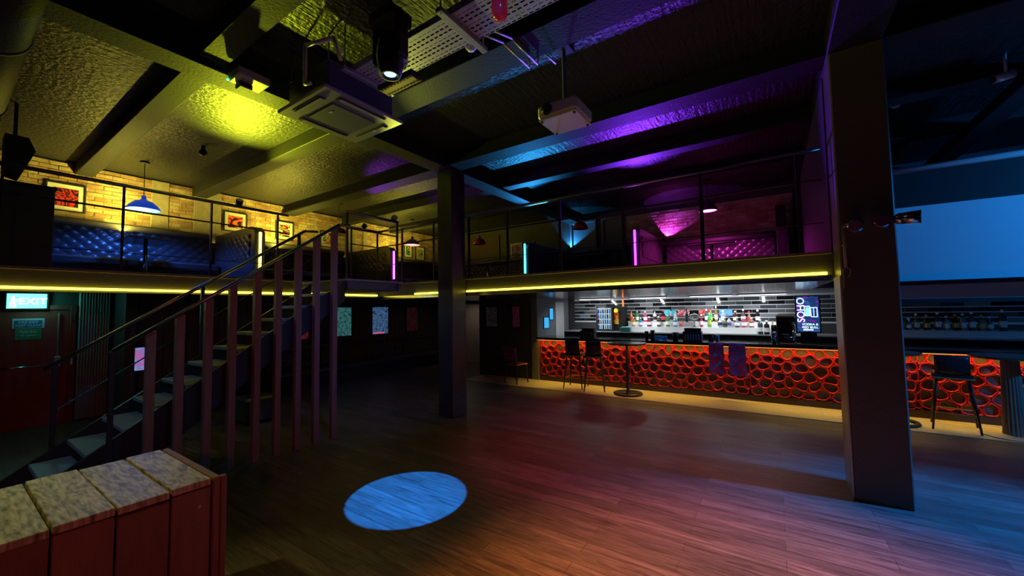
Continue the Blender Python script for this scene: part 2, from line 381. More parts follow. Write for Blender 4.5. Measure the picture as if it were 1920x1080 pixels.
# columns
def column(x0, x1, y0, y1, label, m):
    t = thing('column', ((x0 + x1) / 2, (y0 + y1) / 2, 0), label, 'column'); t['kind'] = 'structure'
    MB().bev(x0, x1, y0, y1, 0, 4.35, .012).build('shaft', m, t)
    o = MB()
    for z in (.35, .8, 1.25, 1.7, 2.0):
        o.cyl((x1, y1 - .12, z), (x1 + .006, y1 - .12, z), .012, n=8); o.cyl((x0 - .006, y0 + .25, z), (x0, y0 + .25, z), .014, n=8)
    o.build('bolt', M_dark, t)
    return t
cC = column(-4.97, -4.62, 5.06, 5.42, 'black square column at the corner of the mezzanine', M_col)
cR = column(.56, .97, 4.92, 5.40, 'black square column with chrome spotlights and conduit on it', mat('column paint warm', (0.11, .095, .07), .4, bump=.15))
# shiny jamb plate on the inner face of the right column
MB().box(.548, .5595, 4.93, 5.38, 0, 2.12).build('jamb_plate', mat('brushed steel plate', (.5, .48, .47), .42, metal=.4, bump=.1), cR)

# ------------------------------------------------------------------ mezzanine decks
DX, DY, DZ = -7.07, 5.44, 2.42
ZU = 2.12
md = thing('mezzanine', (-8.7, 3, ZU), 'upper mezzanine deck wrapping the left and back walls', 'mezzanine', kind='structure')
B(XL, DX - .16, YN, YB, 2.33, DZ - .03).build('deck', M_fascia, md)
B(DX - .16, DX, YN, YB, 2.14, DZ - .03).build('edge_beam', M_fascia, md)
B(DX, .55, DY, YB, 2.16, DZ - .03).build('deck', M_fascia, md)
B(XL, DX + .055, YN, YB, DZ - .03, DZ).build('deck_boards', M_deckedge, md)
B(DX + .055, .55, DY - .055, YB, DZ - .03, DZ).build('deck_boards', M_deckedge, md)
B(XL, DX - .16, YN, YB, 2.30, 2.33).build('soffit', M_wallD, md)
B(DX, .55, DY + .02, YB, ZU - .02, 2.16).build('soffit', M_soffit, md)
B(.55, XR, 8.0, YB, ZU - .02, 2.16).build('soffit', M_soffit, md)
# landing
B(DX + .058, -5.50, 3.62, 4.66, 2.20, 2.33).build('landing', M_fascia, md)
B(DX + .058, -5.47, 3.58, 4.70, 2.33, 2.36).build('landing_board', M_deckedge, md)
# yellow LED strips
M_yel = emis('yellow led', (1.0, .80, .06), 5.0)
def led(name, x0, x1, y0, y1, z0, z1, label, m, cat='LED strip', group=None):
    o = B(x0, x1, y0, y1, z0, z1).build(name, m); return tag(o, label, cat, group)
led('led_strip', -4.60, .50, DY - .035, DY - .005, 2.165, 2.195, 'glowing yellow LED strip under the mezzanine edge above the bar', M_yel)
led('led_strip', DX + .005, DX + .035, -1.2, 5.36, 2.165, 2.195, 'long glowing yellow LED strip under the mezzanine edge behind the stairs', M_yel)
led('led_strip', -5.95, -5.05, DY - .035, DY - .005, 2.165, 2.195, 'short glowing yellow LED strip beside the corner column', M_yel)

# ------------------------------------------------------------------ railings
def railing(label, pts, zbase, rails, posts, h=1.12, loc=None, toprail=M_rail, pw=.022):
    t = thing('railing', loc or (*pts[0], zbase), label, 'railing')
    for i, (px, py) in enumerate(posts):
        MB().bev(px - pw, px + pw, py - pw * .5, py + pw * .5, zbase - .02 if len(posts) > 4 else zbase - .18, zbase + h, .003).build('post', M_steel, t)
    for a, b in zip(pts[:-1], pts[1:]):
        MB().cyl((*a, zbase + h + .02), (*b, zbase + h + .02), .024, n=10).build('top_rail', toprail, t, True)
        for z in rails: MB().cyl((*a, zbase + z), (*b, zbase + z), .012 if z > .7 else .006, n=6).build('mid_rail', M_steel, t)
    return t
railing('black steel railing along the left mezzanine edge', [(DX, -1.2), (DX, 3.5)], DZ, (.82, .25), [(DX, yv) for yv in (-.55, .42, 1.40, 2.37, 3.33)])
railing('black steel railing of the back mezzanine above the bar', [(-4.6, DY), (.50, DY)], DZ, (.80, .32), [(xv, DY) for xv in (-4.55, -3.70, -2.71, -1.72, -.71, .29)])
railing('short railing around the stair landing', [(-5.5, 3.60), (-5.5, 4.62)], 2.36, (.80, .3), [(-5.5, 3.62), (-5.5, 4.6)], h=1.04)
railing('railing between landing and corner column on the mezzanine', [(DX, 4.72), (DX, 5.40), (-5.0, 5.40)], DZ, (.80,), [(DX, 4.75), (DX, 5.38), (-6.3, 5.40), (-5.4, 5.4), (-5.05, 5.40)])

# ------------------------------------------------------------------ staircase
stt = thing('staircase', (-6.0, .4, 0), 'open tread staircase climbing to the mezzanine landing', 'staircase')
tb = MB().bev(-.45, .45, 0, .30, -.045, 0, .006).build('tread', M_tread, stt)
tb.data.transform(Matrix.Translation((-6.0, .4, 0)))
tb.location = (0, .9 - .4, .51)
for k in range(-2, 10):
    if k == 0: continue
    c = tb.copy(); COL.objects.link(c); c.parent = stt; c.location = (0, .9 + .26 * k - .4, .51 + .18 * k)
sl = .18 / .26
for xs in (-6.50, -5.54):
    y0_, y1_ = .35, 3.60
    def zt(yv): return .51 + (yv - .9) * sl
    MB().prism([(y0_ + .25, 0), (y0_, 0), (y0_, max(.02, zt(y0_) + .0)), (y1_, zt(y1_) - .06), (y1_, zt(y1_) - .36), (.95, 0)], 0, xs - .012, xs + .03).build('stringer', M_steel, stt)
RZ = lambda yv: 1.51 + (yv - 1.05) * .695
Xr = -5.40
MB().tube([(Xr, 1.03, RZ(1.03)), (Xr, 3.42, RZ(3.42)), (Xr, 3.60, RZ(3.42) + .02)], .022, 10).build('handrail', M_rail, stt, True)
MB().tube([(-6.5, .72, RZ(.72) - .0), (-6.5, 3.50, RZ(3.50)), (-6.5, 3.72, RZ(3.5) + .02)], .022, 10).build('handrail', M_rail, stt, True)
MB().bev(Xr - .02, Xr + .02, 1.01, 1.05, .0, RZ(1.03), .003).build('newel_post', M_steel, stt)
for yv in (.8, 2.1, 3.4): MB().bev(-6.52, -6.48, yv - .02, yv + .02, max(0, zt(yv) - .1), RZ(yv), .003).build('newel_post', M_steel, stt)
MB().tube([(-6.5, .8, zt(.8) + .38), (-6.5, 3.4, zt(3.4) + .38)], .008, 6).build('mid_rail', M_steel, stt)
pp = MB().bev(-.038, .038, -.038, .038, 0, 1.0, .004).build('timber_post', M_post, stt)
first = True
for yv in (1.32, 1.56, 1.82, 2.06, 2.33, 2.58, 2.84, 3.10, 3.37):
    c = pp if first else pp.copy()
    if not first: COL.objects.link(c)
    first = False
    c.parent = stt; c.location = (-5.44 + 6.0, yv - .4, 0); c.scale = (1, 1, RZ(yv) - .02)
pp.data.transform(Matrix.Translation((-6.0, .4, 0)))

# ------------------------------------------------------------------ brick work
def bricks(wall, x0, x1, y0, y1, z0, z1, face, keep, skip=None):
    """face 'x': bricks on plane X=x0 running along Y; face 'y': on plane Y=y0 running along X"""
    bw, bh, d = .225, .075, .035
    if face == 'x': mor = B(x0 - .0, x0 + .022, y0, y1, z0, z1)
    else: mor = B(x0, x1, y0 - .022, y0, z0, z1)
    mor.build('mortar', M_mortar, wall)
    protos = []
    for i in range(6):
        r = random.Random(i); L = bw - .012; H = bh - .012
        a = [r.uniform(-.004, .004) for _ in range(8)]
        mb = MB()
        if face == 'x': mb.add([(0, -L / 2 + a[0], -H / 2), (d + a[1], -L / 2, -H / 2 + a[2]), (d + a[3], L / 2, -H / 2), (0, L / 2, -H / 2), (0, -L / 2, H / 2), (d + a[4], -L / 2, H / 2 + a[5]), (d + a[6], L / 2, H / 2), (0, L / 2, H / 2)],
                               [(0, 1, 5, 4), (1, 2, 6, 5), (2, 3, 7, 6), (4, 5, 6, 7), (0, 3, 2, 1)])
        else: mb.add([(-L / 2, 0, -H / 2), (-L / 2, -d - a[1], -H / 2 + a[2]), (L / 2, -d - a[3], -H / 2), (L / 2, 0, -H / 2), (-L / 2, 0, H / 2), (-L / 2, -d - a[4], H / 2), (L / 2, -d - a[6], H / 2 + a[5]), (L / 2, 0, H / 2)],
                     [(0, 4, 5, 1), (1, 5, 6, 2), (2, 6, 7, 3), (4, 7, 6, 5), (0, 1, 2, 3)])
        protos.append(mb)
    cells = []
    nrow = int((z1 - z0) / bh); span = (y1 - y0) if face == 'x' else (x1 - x0)
    for j in range(nrow):
        for i in range(int(span / bw)):
            t = (i + .5 + (.5 if j % 2 else 0)) * bw; zc = z0 + (j + .5) * bh
            if t + bw / 2 > span: continue
            c = (x0, y0 + t, zc) if face == 'x' else (x0 + t, y0, zc)
            cells.append(c)
    cells.sort(key=lambda c: (Vector(c) - Vector((0, 0, CAMH))).length)
    me = {}
    rest = MB()
    woff = wall.location
    for n, c in enumerate(cells):
        k = R.randrange(6)
        if n < keep:
            if k not in me:
                o = protos[k].build('brick', M_brick, wall); me[k] = o.data
                o.data.transform(Matrix.Translation(woff))
            else:
                o = bpy.data.objects.new('brick', me[k]); COL.objects.link(o); o.parent = wall
            o.location = Vector(c) - woff
            q = R.uniform(-.006, .006)
            o.location[0 if face == 'x' else 1] += q
        else:
            rest.add([(p[0] + c[0], p[1] + c[1], p[2] + c[2]) for p in protos[k].v], protos[k].f)
    if rest.v: rest.build('distant_bricks', M_brick, wall)['kind'] = 'stuff'
bricks(wl, XL, XL, .2, 10.6, 3.30, 4.58, 'x', 300)
bricks(wb, -3.3, .45, YB, YB, 3.30, 4.35, 'y', 230)
# timber cladding below the mezzanine on the left wall
for i in range(46):
    yv = 1.95 + i * .19
    if yv + .19 > YB: break
    MB().bev(XL, XL + .025, yv + .003, yv + .187, 0.0, 2.30, .004).build('cladding_board', M_clad, wl)
MB().box(XL, XL + .03, -4.4, .40, 0, 2.30).build('cladding_board', M_clad, wl)
# plaster pilaster piers on the brick wall
for yv, wd in ((2.45, .28), (3.15, .5), (6.75, .35), (7.35, .16)):
    MB().bev(XL, XL + .06, yv, yv + wd, 3.3, 4.58, .01).build('pier', M_mortar, wl)

# ------------------------------------------------------------------ upholstery
def tuft(fn_pos, L, H, sx=.095, sz=.085, amp=.026, res=5):
    nu = int(L / sx * res); nv = int(H / sz * res)
    mb = MB()
    def f(u, v):
        a = u * L / sx; b = v * H / sz
        s1 = abs(math.sin(PI * (a + b) * .5)); s2 = abs(math.sin(PI * (a - b) * .5))
        h = amp * (s1 * s2) ** .45
        return fn_pos(u * L, v * H, h)
    mb.grid(f, nu, nv); return mb
def banquette(name, label, face, a0, a1, wallp, zb, depth=.62, backh=1.12, group=None):
    """face 'x': against plane X=wallp facing +X, along Y a0..a1;  'y': against Y=wallp facing -Y along X"""
    if face == 'x': t = thing(name, (wallp + depth / 2, (a0 + a1) / 2, zb), label, 'banquette')
    else: t = thing(name, ((a0 + a1) / 2, wallp - depth / 2, zb), label, 'banquette')
    if group: t['group'] = group
    def bx(d0, d1, s0, s1, z0, z1, b=.02):
        if face == 'x': return MB().bev(wallp + d0, wallp + d1, s0, s1, z0, z1, b)
        return MB().bev(s0, s1, wallp - d1, wallp - d0, z0, z1, b)
    bx(0.0, depth - .04, a0, a1, zb, zb + .30, .01).build('plinth', M_dark, t)
    n = max(1, round((a1 - a0) / 1.5)); w_ = (a1 - a0) / n
    for i in range(n): bx(.14, depth, a0 + i * w_ + .008, a0 + (i + 1) * w_ - .008, zb + .30, zb + .45, .035).build('seat_cushion', M_leather, t)
    bx(0.0, .12, a0, a1, zb + .30, zb + backh - .12, .01).build('back_panel', M_dark, t)
    bx(-.0, .19, a0, a1, zb + backh - .12, zb + backh, .03).build('back_cap', M_leather, t)
    zz0 = zb + .46; H = backh - .12 - .46
    for i in range(n):
        s0 = a0 + i * w_ + .03
        if face == 'x': mb = tuft(lambda u, v, h: (wallp + .121 + h, s0 + u, zz0 + v), w_ - .06, H)
        else: mb = tuft(lambda u, v, h: (s0 + u, wallp - .121 - h, zz0 + v), w_ - .06, H)
        o = mb.build('tufted_back', M_leather, t, True); fixn(o)
    return t
for i, (a0, a1, lb) in enumerate(((.95, 3.40, 'black tufted banquette under the blue pendant lamp on the mezzanine'), (3.64, 6.56, 'black tufted banquette below the framed pictures on the mezzanine'), (6.84, 10.05, 'black tufted banquette beyond the purple lit partition on the mezzanine'))):
    banquette('banquette', lb, 'x', a0, a1, XL + .17, DZ, backh=1.14)
banquette('banquette', 'black tufted banquette glowing magenta under the pink pendant lamp', 'y', -2.22, .10, YB - .16, DZ, backh=1.06)
banquette('banquette', 'black tufted banquette between the cyan and purple partitions', 'y', -4.98, -2.52, YB - .16, DZ, backh=1.06)
banquette('banquette', 'black tufted banquette below the small picture beside the cyan partition', 'y', -8.9, -5.32, YB - .16, DZ, backh=1.06)
banquette('banquette', 'long black tufted banquette under the posters beneath the mezzanine', 'x', 4.55, 10.2, XL + .03, 0, depth=.78, backh=1.0)

def partition(label, face, p0, p1, c, m_led, z0=2.42, z1=3.50, th=.09):
    """booth partition; front end at p0, rear at p1, running along x ('x') or y ('y')"""
    t = thing('booth_partition', ((p0 + p1) / 2, c, z0) if face == 'x' else (c, (p0 + p1) / 2, z0), label, 'booth partition')
    s = 1 if p1 > p0 else -1
    prof = [(p0, z0), (p1, z0), (p1, z1 + .02), (p0 + s * .16, z1 + .02), (p0 + s * .06, z1 - .02), (p0, z1 - .12)]
    o = MB().prism(prof, 1 if face == 'x' else 0, c - th, c + th).build('panel', M_leather, t); fixn(o)
    L = abs(p1 - p0) - .75; zz = z0 + .5; H = .46
    for sd in (-1, 1):
        if face == 'x': mb = tuft(lambda u, v, h: (p0 + s * (.2 + u), c + sd * (th + .001 + h * .7), zz + v), L, H)
        else: mb = tuft(lambda u, v, h: (c + sd * (th + .001 + h * .7), p0 + s * (.2 + u), zz + v), L, H)
        q = mb.build('tufted_pad', M_leather, t, True); fixn(q)
    if face == 'x': MB().bev(min(p0 - s * .028, p0 - s * .002), max(p0 - s * .028, p0 - s * .002), c - .02, c + .02, z0 + .25, z1 - .10, .004).build('led_tube', m_led, t)
    else: MB().bev(c - .02, c + .02, min(p0 - s * .028, p0 - s * .002), max(p0 - s * .028, p0 - s * .002), z0 + .25, z1 - .02, .004).build('led_tube', m_led, t)
    return t
M_yel2 = emis('yellow tube', (1, .85, .12), 6); M_pur = emis('purple tube', (.55, .08, 1), 7); M_cyan = emis('cyan tube', (.05, .75, 1), 6); M_mag = emis('violet tube', (.50, .03, 1), 7)
partition('leather booth partition with a yellow LED tube on its end', 'x', -8.15, -10.0, 3.52, M_yel2)
partition('leather booth partition with a purple LED tube on its end near the landing', 'x', -8.15, -10.0, 6.70, M_pur)
partition('leather booth partition with a cyan LED tube on its end', 'y', 8.33, 10.35, -5.14, M_cyan)
partition('leather booth partition with a violet LED tube on its end', 'y', 8.30, 10.35, -2.38, M_mag)
# curved end of the last booth
o = MB().prism([(9.3, DZ), (10.5, DZ), (10.5, 4.0), (10.1, 3.98), (9.9, 3.6), (9.5, 3.3)], 0, .12, .30).build('booth_end_panel', M_leather); fixn(o)
tag(o, 'tall dark leather end panel closing the magenta lit booth', 'booth partition')
# dark cupboard at the near end of the left mezzanine
t = thing('cupboard', (-7.85, .2, DZ), 'dark plain cupboard standing at the near end of the left mezzanine', 'cupboard')
MB().bev(-8.2, -7.6, -.7, .87, DZ, 3.46, .01).build('body', M_wallD, t); MB().bev(-8.22, -7.58, -.72, .89, 3.46, 3.50, .008).build('top', M_dark, t)

# booth tables
def booth_table(x, y_, label, chrome=True):
    t = thing('booth_table', (x, y_, DZ), label, 'table')
    MB().lathe([(.22, 0), (.22, .015), (.03, .04)], (x, y_, DZ), 20).build('base', M_dark, t)
    MB().cyl((x, y_, DZ + .03), (x, y_, DZ + .70), .03, n=12).build('leg', M_chrome if chrome else M_dark, t, True)
    MB().bev(x - .45, x + .45, y_ - .32, y_ + .32, DZ + .70, DZ + .735, .008).build('top', mat('table laminate', (.12, .10, .10), .22), t)
booth_table(-9.1, 2.1, 'booth table under the blue pendant lamp')
booth_table(-9.0, 4.7, 'booth table between the yellow and purple partitions')
booth_table(-3.75, 9.2, 'booth table with a chrome leg between the cyan and violet partitions')
booth_table(-6.75, 8.9, 'booth table with a chrome leg below the red pendant lamp')
booth_table(-1.05, 9.35, 'booth table under the pink pendant lamp')

# ------------------------------------------------------------------ pendant lamps
def pendant(loc, shade, glow, gs, power, col, label, r=.24):
    t = thing('pendant_lamp', (loc[0], loc[1], loc[2]), label, 'pendant lamp')
    x, y_, z = loc
    MB().cyl((x, y_, ZC - .03), (x, y_, ZC), .07, n=16).build('ceiling_rose', M_dark, t)
    MB().cyl((x, y_, z + .24), (x, y_, ZC - .03), .006, n=6).build('cord', M_dark, t)
    MB().lathe([(.03, .26), (.035, .19), (.05, .18), (.13, .15), (r * .82, .08), (r * .97, .03), (r, 0), (r * .96, .0), (r * .78, .07), (.12, .135), (.02, .15)], (x, y_, z), 28).build('shade', shade, t, True)
    if gs:
        MB().lathe([(.015, .13), (.05, .10), (.065, .05), (.045, .005), (.01, -.012)], (x, y_, z), 16).build('bulb', emis('bulb ' + label[:14], glow, gs), t, True)
        MB().lathe([(.01, .02), (r * .86, .02), (r * .86, .024), (.01, .024)], (x, y_, z), 24).build('diffuser', emis('diff ' + label[:14], glow, gs * .5), t)
        spot('lamp light', (x, y_, z - .03), (x, y_, 0), col, power, 150, .4, .1, t)
M_blueshade = mat('glowing blue enamel', (.03, .10, .45), .3, emit=(.01, .07, .6), es=.55); M_redshade = mat('red enamel', (.45, .04, .04), .3); M_dkshade = mat('dark enamel', (.08, .04, .07), .3)  # blue shade given its own glow in place of lamplight
pendant((-9.3, 2.10, 3.72), M_blueshade, (.12, .45, 1), 9, 150, (.03, .16, 1), 'lit blue dome pendant lamp in front of the brick wall')
pendant((-1.10, 9.40, 3.90), mat('pink enamel', (.25, .04, .2), .3), (1, .25, .95), 10, 200, (1, .05, .65), 'lit pink dome pendant lamp over the magenta booth', .2)
pendant((-4.05, 9.3, 3.88), M_redshade, (1, .3, .2), 0, 0, None, 'unlit red dome pendant lamp over the booth beside the violet partition', .2)
pendant((-7.2, 9.1, 3.78), M_redshade, (1, .3, .2), 0, 0, None, 'unlit red dome pendant lamp over the booth by the small picture', .2)
pendant((-9.1, 5.75, 3.80), M_dkshade, (1, .3, .2), 0, 0, None, 'dark purple dome pendant lamp in front of the framed pictures', .24)
pendant((-9.0, 8.1, 3.82), M_dkshade, (.9, .3, 1), 2, 6, (.6, .1, 1), 'dark pendant lamp with a violet glow beyond the landing railing', .24)

# ------------------------------------------------------------------ wall uplights and cove strips (yellow on brick, violet, blue)
def uplight(loc, aim, col, power, ang, label, blend=.15):
    t = thing('uplight', loc, label, 'uplight')
    d = (Vector(aim) - Vector(loc)).normalized()
    MB().cyl(Vector(loc) - d * .10, Vector(loc) - d * .012, .05, n=14).build('housing', M_dark, t, True)
    MB().cyl(Vector(loc) - d * .012, Vector(loc) - d * .006, .042, n=14).build('lens', mat('lamp lens', (.5,.5,.5), .1), t)
    spot('uplight beam', loc, aim, col, power, ang, blend, .03, t)
for k, (yy, pw) in enumerate(((2.0, 150), (4.7, 150), (8.2, 110))):
    t = thing('cove_light', (XL + .10, yy, 3.40), 'yellow cove light strip behind the banquette cap, section ' + ('under the blue pendant', 'below the framed pictures', 'beyond the purple partition')[k], 'cove light')
    ln = (2.3, 2.6, 3.4)[k]
    B(XL + .05, XL + .14, yy - ln / 2, yy + ln / 2, 3.38, 3.42).build('channel', M_dark, t)
    B(XL + .08, XL + .11, yy - ln / 2, yy + ln / 2, 3.42, 3.426).build('led_tape', emis('cove tape', (1, .78, .10), 2), t)
    area('cove beam', (XL + .095, yy, 3.43), (XL + .12, yy, 5), (1, .84, .08), pw*1.15, .03, ln, roll=0, parent=t)
uplight((-2.25, 10.55, 3.60), (-2.0, 10.68, 4.4), (.55, .05, 1), 90, 95, 'violet uplight tucked behind the violet LED partition')
uplight((-2.38, 8.75, 3.60), (-1.15, 4.3, 4.6), (.21, .03, 1), 1000, 66, 'violet uplight clipped over the booth facing the ceiling', .6)
uplight((-5.0, 10.55, 3.60), (-4.85, 10.68, 4.4), (.05, .45, 1), 90, 95, 'blue uplight tucked behind the cyan LED partition')
uplight((-5.14, 8.75, 3.60), (-3.6, 4.6, 4.6), (.03, .35, .9), 560, 56, 'blue uplight clipped over the booth facing the ceiling', .6)
uplight((DX, 2.75, 3.68), (-6.1, 2.6, 4.6), (.88, 1, .03), 850, 112, 'yellow uplight washing the ceiling above the stairs', 1.0)
uplight((-5.5, 4.55, 3.50), (-1.6, 2.5, 4.2), (.95, 1, .1), 220, 34, 'added yellow uplight on the landing railing facing the cable tray', .7)  # extra lamp added to yellow the cable tray
uplight((DX, 5.1, 3.68), (-6.2, 5.6, 4.6), (.45, .06, 1), 150, 100, 'violet uplight washing the ceiling by the landing', .7)

# ------------------------------------------------------------------ bar
BY = 8.85                 # plane of the bar front
BX0, BX1 = -5.08, 4.2
ZT = 1.11
bar = thing('bar', ((BX0 + BX1) / 2, BY + .3, 0), 'long bar with a glowing red honeycomb front and black gloss counter', 'bar')
MB().bev(BX0 - .02, BX1, BY - .13, BY + .62, ZT - .06, ZT, .008).build('countertop', M_gloss, bar)
B(BX0, BX1, BY + .055, BY + .55, .012, ZT - .06).build('carcass', mat('bar backing panel', (.12, .11, .11), .5, vary=.3, vscale=12), bar)
B(BX0, BX1, BY + .0, BY + .055, .012, .13).build('plinth', mat('plinth', (.05, .03, .02), .5), bar)
B(BX0 - .03, BX0, BY - .0, BY + .4, .012, ZT - .06).build('end_trim', mat('gold trim', (.6, .4, .12), .35, metal=.6), bar)
M_bled = emis('bar led', (1, .14, .03), 3)
B(BX0, BX1, BY - .045, BY - .03, ZT - .078, ZT - .062).build('led_strip', M_bled, bar)
area('bar glow', ((BX0 + BX1) / 2, BY - .085, ZT - .085), ((BX0 + BX1) / 2, BY + .05, .75), (1, .46, .07), 14, BX1 - BX0, .02, roll=0, parent=bar, spread=130)
B(BX0, BX1, BY - .122, BY - .112, ZT - .066, ZT - .0605).build('added_lip_led', emis('added lip led', (1, .72, .10), .6), bar)  # strip and area lamp below added to yellow the walkway floor
area('added lip glow', ((BX0 + BX1) / 2, BY - .115, ZT - .07), ((BX0 + BX1) / 2, BY - .42, .0), (1, .74, .13), 26, BX1 - BX0, .012, roll=0, parent=bar, spread=90)

def voronoi_cells(x0, x1, z0, z1, sx, sz, rnd):
    nx = int((x1 - x0) / sx); nz = int(round((z1 - z0) / sz)); sd = {}
    for i in range(-2, nx + 3):
        for j in range(-2, nz + 3):
            sd[(i, j)] = (x0 + (i + .5 + (.5 if j % 2 else 0) + rnd.uniform(-.33, .33)) * (x1 - x0) / nx, z0 + (j + .5 + rnd.uniform(-.33, .33)) * (z1 - z0) / nz)
    out = []
    for i in range(-1, nx + 1):
        for j in range(-1, nz + 1):
            c = sd[(i, j)]; poly = [(c[0] - 1, c[1] - 1), (c[0] + 1, c[1] - 1), (c[0] + 1, c[1] + 1), (c[0] - 1, c[1] + 1)]
            def clip(poly, nxv, nzv, d):
                r = []
                for k in range(len(poly)):
                    a, b = poly[k], poly[(k + 1) % len(poly)]; da = a[0] * nxv + a[1] * nzv - d; db = b[0] * nxv + b[1] * nzv - d
                    if da <= 0: r.append(a)
                    if (da < 0) != (db < 0) and da != db:
                        t = da / (da - db); r.append((a[0] + (b[0] - a[0]) * t, a[1] + (b[1] - a[1]) * t))
                return r
            for di in range(-2, 3):
                for dj in range(-2, 3):
                    if (di or dj) and (i + di, j + dj) in sd:
                        q = sd[(i + di, j + dj)]; nv = (q[0] - c[0], q[1] - c[1]); poly = clip(poly, nv[0], nv[1], ((q[0] ** 2 + q[1] ** 2) - (c[0] ** 2 + c[1] ** 2)) / 2)
                        if len(poly) < 3: break
                if len(poly) < 3: break
            for a, b, d in ((1, 0, x1), (-1, 0, -x0), (0, 1, z1), (0, -1, -z0)):
                if len(poly) >= 3: poly = clip(poly, a, b, d)
            if len(poly) < 3: continue
            ar = sum(poly[k][0] * poly[(k + 1) % len(poly)][1] - poly[(k + 1) % len(poly)][0] * poly[k][1] for k in range(len(poly))) / 2
            if abs(ar) > .0035: out.append(poly)
    return out
M_lat = mat('red honeycomb resin', (.55, .020, .022), .38, vary=.15, vscale=10)
def lattice(x0, x1):
    rnd = random.Random(int(x0 * 10) + 99); mb = MB()
    for poly in voronoi_cells(x0, x1, .13, ZT - .075, .195, .152, rnd):
        n = 20; cx = sum(p[0] for p in poly) / len(poly); cz = sum(p[1] for p in poly) / len(poly)
        pts = []; per = [math.dist(poly[k], poly[(k + 1) % len(poly)]) for k in range(len(poly))]; tot = sum(per)
        k = 0; acc = 0
        for q in range(n):
            s_ = tot * q / n
            while acc + per[k] < s_ and k < len(poly) - 1: acc += per[k]; k += 1
            t = (s_ - acc) / max(per[k], 1e-6); a, b = poly[k], poly[(k + 1) % len(poly)]
            pts.append((a[0] + (b[0] - a[0]) * t, a[1] + (b[1] - a[1]) * t))
        def smooth(p, it):
            for _ in range(it): p = [((p[q - 1][0] + p[q][0] * 2 + p[(q + 1) % n][0]) / 4, (p[q - 1][1] + p[q][1] * 2 + p[(q + 1) % n][1]) / 4) for q in range(n)]
            return p
        def inset(p, f): return [(cx + (a - cx) * f, cz + (b - cz) * f) for a, b in p]
        loops = [(pts, BY + .012), (inset(smooth(pts, 1), .93), BY - .004), (inset(smooth(pts, 2), .87), BY + .002), (inset(smooth(pts, 3), .82), BY + .022), (inset(smooth(pts, 3), .80), BY + .056)]
        vs = []
        for L_, yv in loops: vs += [(a, yv, b) for a, b in L_]
        F = []
        for j in range(len(loops) - 1):
            for q in range(n): F.append((j * n + q, (j + 1) * n + q, (j + 1) * n + (q + 1) % n, j * n + (q + 1) % n))
        mb.add(vs, F)
    o = mb.build('honeycomb_panel', M_lat, bar, True); fixn(o)
xs = -5.05
for k in range(4): lattice(xs + k * 2.31, xs + (k + 1) * 2.31)

# wall beside the bar under the mezzanine, with passage to the left
struct('wall_side', MB().box(-7.05, -5.30, BY, BY + .12, 0, ZU - .02), M_clad)
struct('wall_bar_end', MB().box(-5.30, -5.12, BY - .02, YB, 0, ZU - .02), mat('bar end wall', (.20, .22, .25), .5, vary=.15))
struct('wall_passage', MB().box(-7.05, -6.95, BY + .12, YB, 0, ZU - .02), M_wallD)
o = thing('door', (-8.75, YB - .03, 0), 'pale timber door at the end of the passage beside the bar', 'door', kind='structure'); o.name = 'door_2'
M_paldoor = mat('pale door', (.40, .34, .28), .5, vary=.2, vscale=5, stretch=(3, 3, .4))
MB().bev(-9.2, -8.3, YB - .045, YB - .002, 0, 2.04, .006).build('leaf', M_paldoor, o)
for a, b in ((-9.27, -9.2), (-8.3, -8.23)): MB().bev(a, b, YB - .06, YB - .001, 0, 2.08, .006).build('frame', M_clad, o)
MB().cyl((-8.4, YB - .09, 1.02), (-8.4, YB - .045, 1.02), .02, n=10).build('handle', M_chrome, o)
area('passage light', (-8.6, 10.0, 2.08), (-8.6, 10.0, 0), (1, .85, .7), 1.6, .3, .3)

# back bar ---------------------------------------------------------------
bb = thing('back_bar', (-.5, 10.3, 0), 'black back bar cabinet and grey worktop behind the bar', 'back bar')
B(-4.9, 4.2, 9.95, YB - .03, 0, 1.19).build('cabinet', M_gloss, bb)
B(-4.9, 4.2, 9.93, YB - .03, 1.19, 1.215).build('worktop', mat('worktop grey', (.35, .35, .36), .25), bb)
tag(B(-3.2, .25, 10.10, YB - .03, 1.215, 1.345).build('bottle_riser', M_white), 'lower white riser step for bottles on the back bar', 'riser')
tag(B(-3.2, .25, 10.30, YB - .03, 1.345, 1.455).build('bottle_riser', M_white), 'upper white riser step for bottles against the dark tiles', 'riser')
tag(B(1.2, 4.2, 10.08, YB - .03, 1.215, 1.335).build('bottle_riser', M_white), 'white riser step for dim bottles below the projection screen', 'riser')
# tiles
rowh = .098; z0t = 1.46; M_grout = mat('white grout', (.8, .8, .82), .5)
B(-4.9, 4.2, YB - .02, YB - .0005, 1.43, ZU - .03).build('grout', M_grout, wb)
M_tile = [mat('tile ' + n, c, .08, objrand=.2) for n, c in (('jet', (.012, .012, .014)), ('slate', (.05, .055, .06)), ('pearl', (.22, .22, .23)), ('smoke', (.10, .105, .11)))]
tm = {}
for j in range(7):
    x = -4.9 - (.16 if j % 2 else 0); z = z0t + j * rowh
    if z + rowh > ZU - .02: break
    while x < 4.2:
        m = R.choice((0, 0, 0, 0, 1, 1, 1, 3, 3, 2))
        xa, xb = max(x, -4.9), min(x + .32, 4.2)
        if xb - xa > .05:
            full = abs(xb - xa - .32) < 1e-6
            if full and m in tm:
                o = bpy.data.objects.new('tile', tm[m]); COL.objects.link(o); o.parent = wb; o.location = Vector(((xa + xb) / 2, YB - .02, z)) - wb.location
            else:
                mb = MB().bev(xa + .002 - (xa + xb) / 2, xb - .002 - (xa + xb) / 2, -.009, -.0005, .0075, rowh - .0075, .0015)
                o = mb.build('tile', M_tile[m], wb); o.data.transform(Matrix.Translation(wb.location)); o.location = Vector(((xa + xb) / 2, YB - .02, z)) - wb.location
                if full: tm[m] = o.data
        x += .32
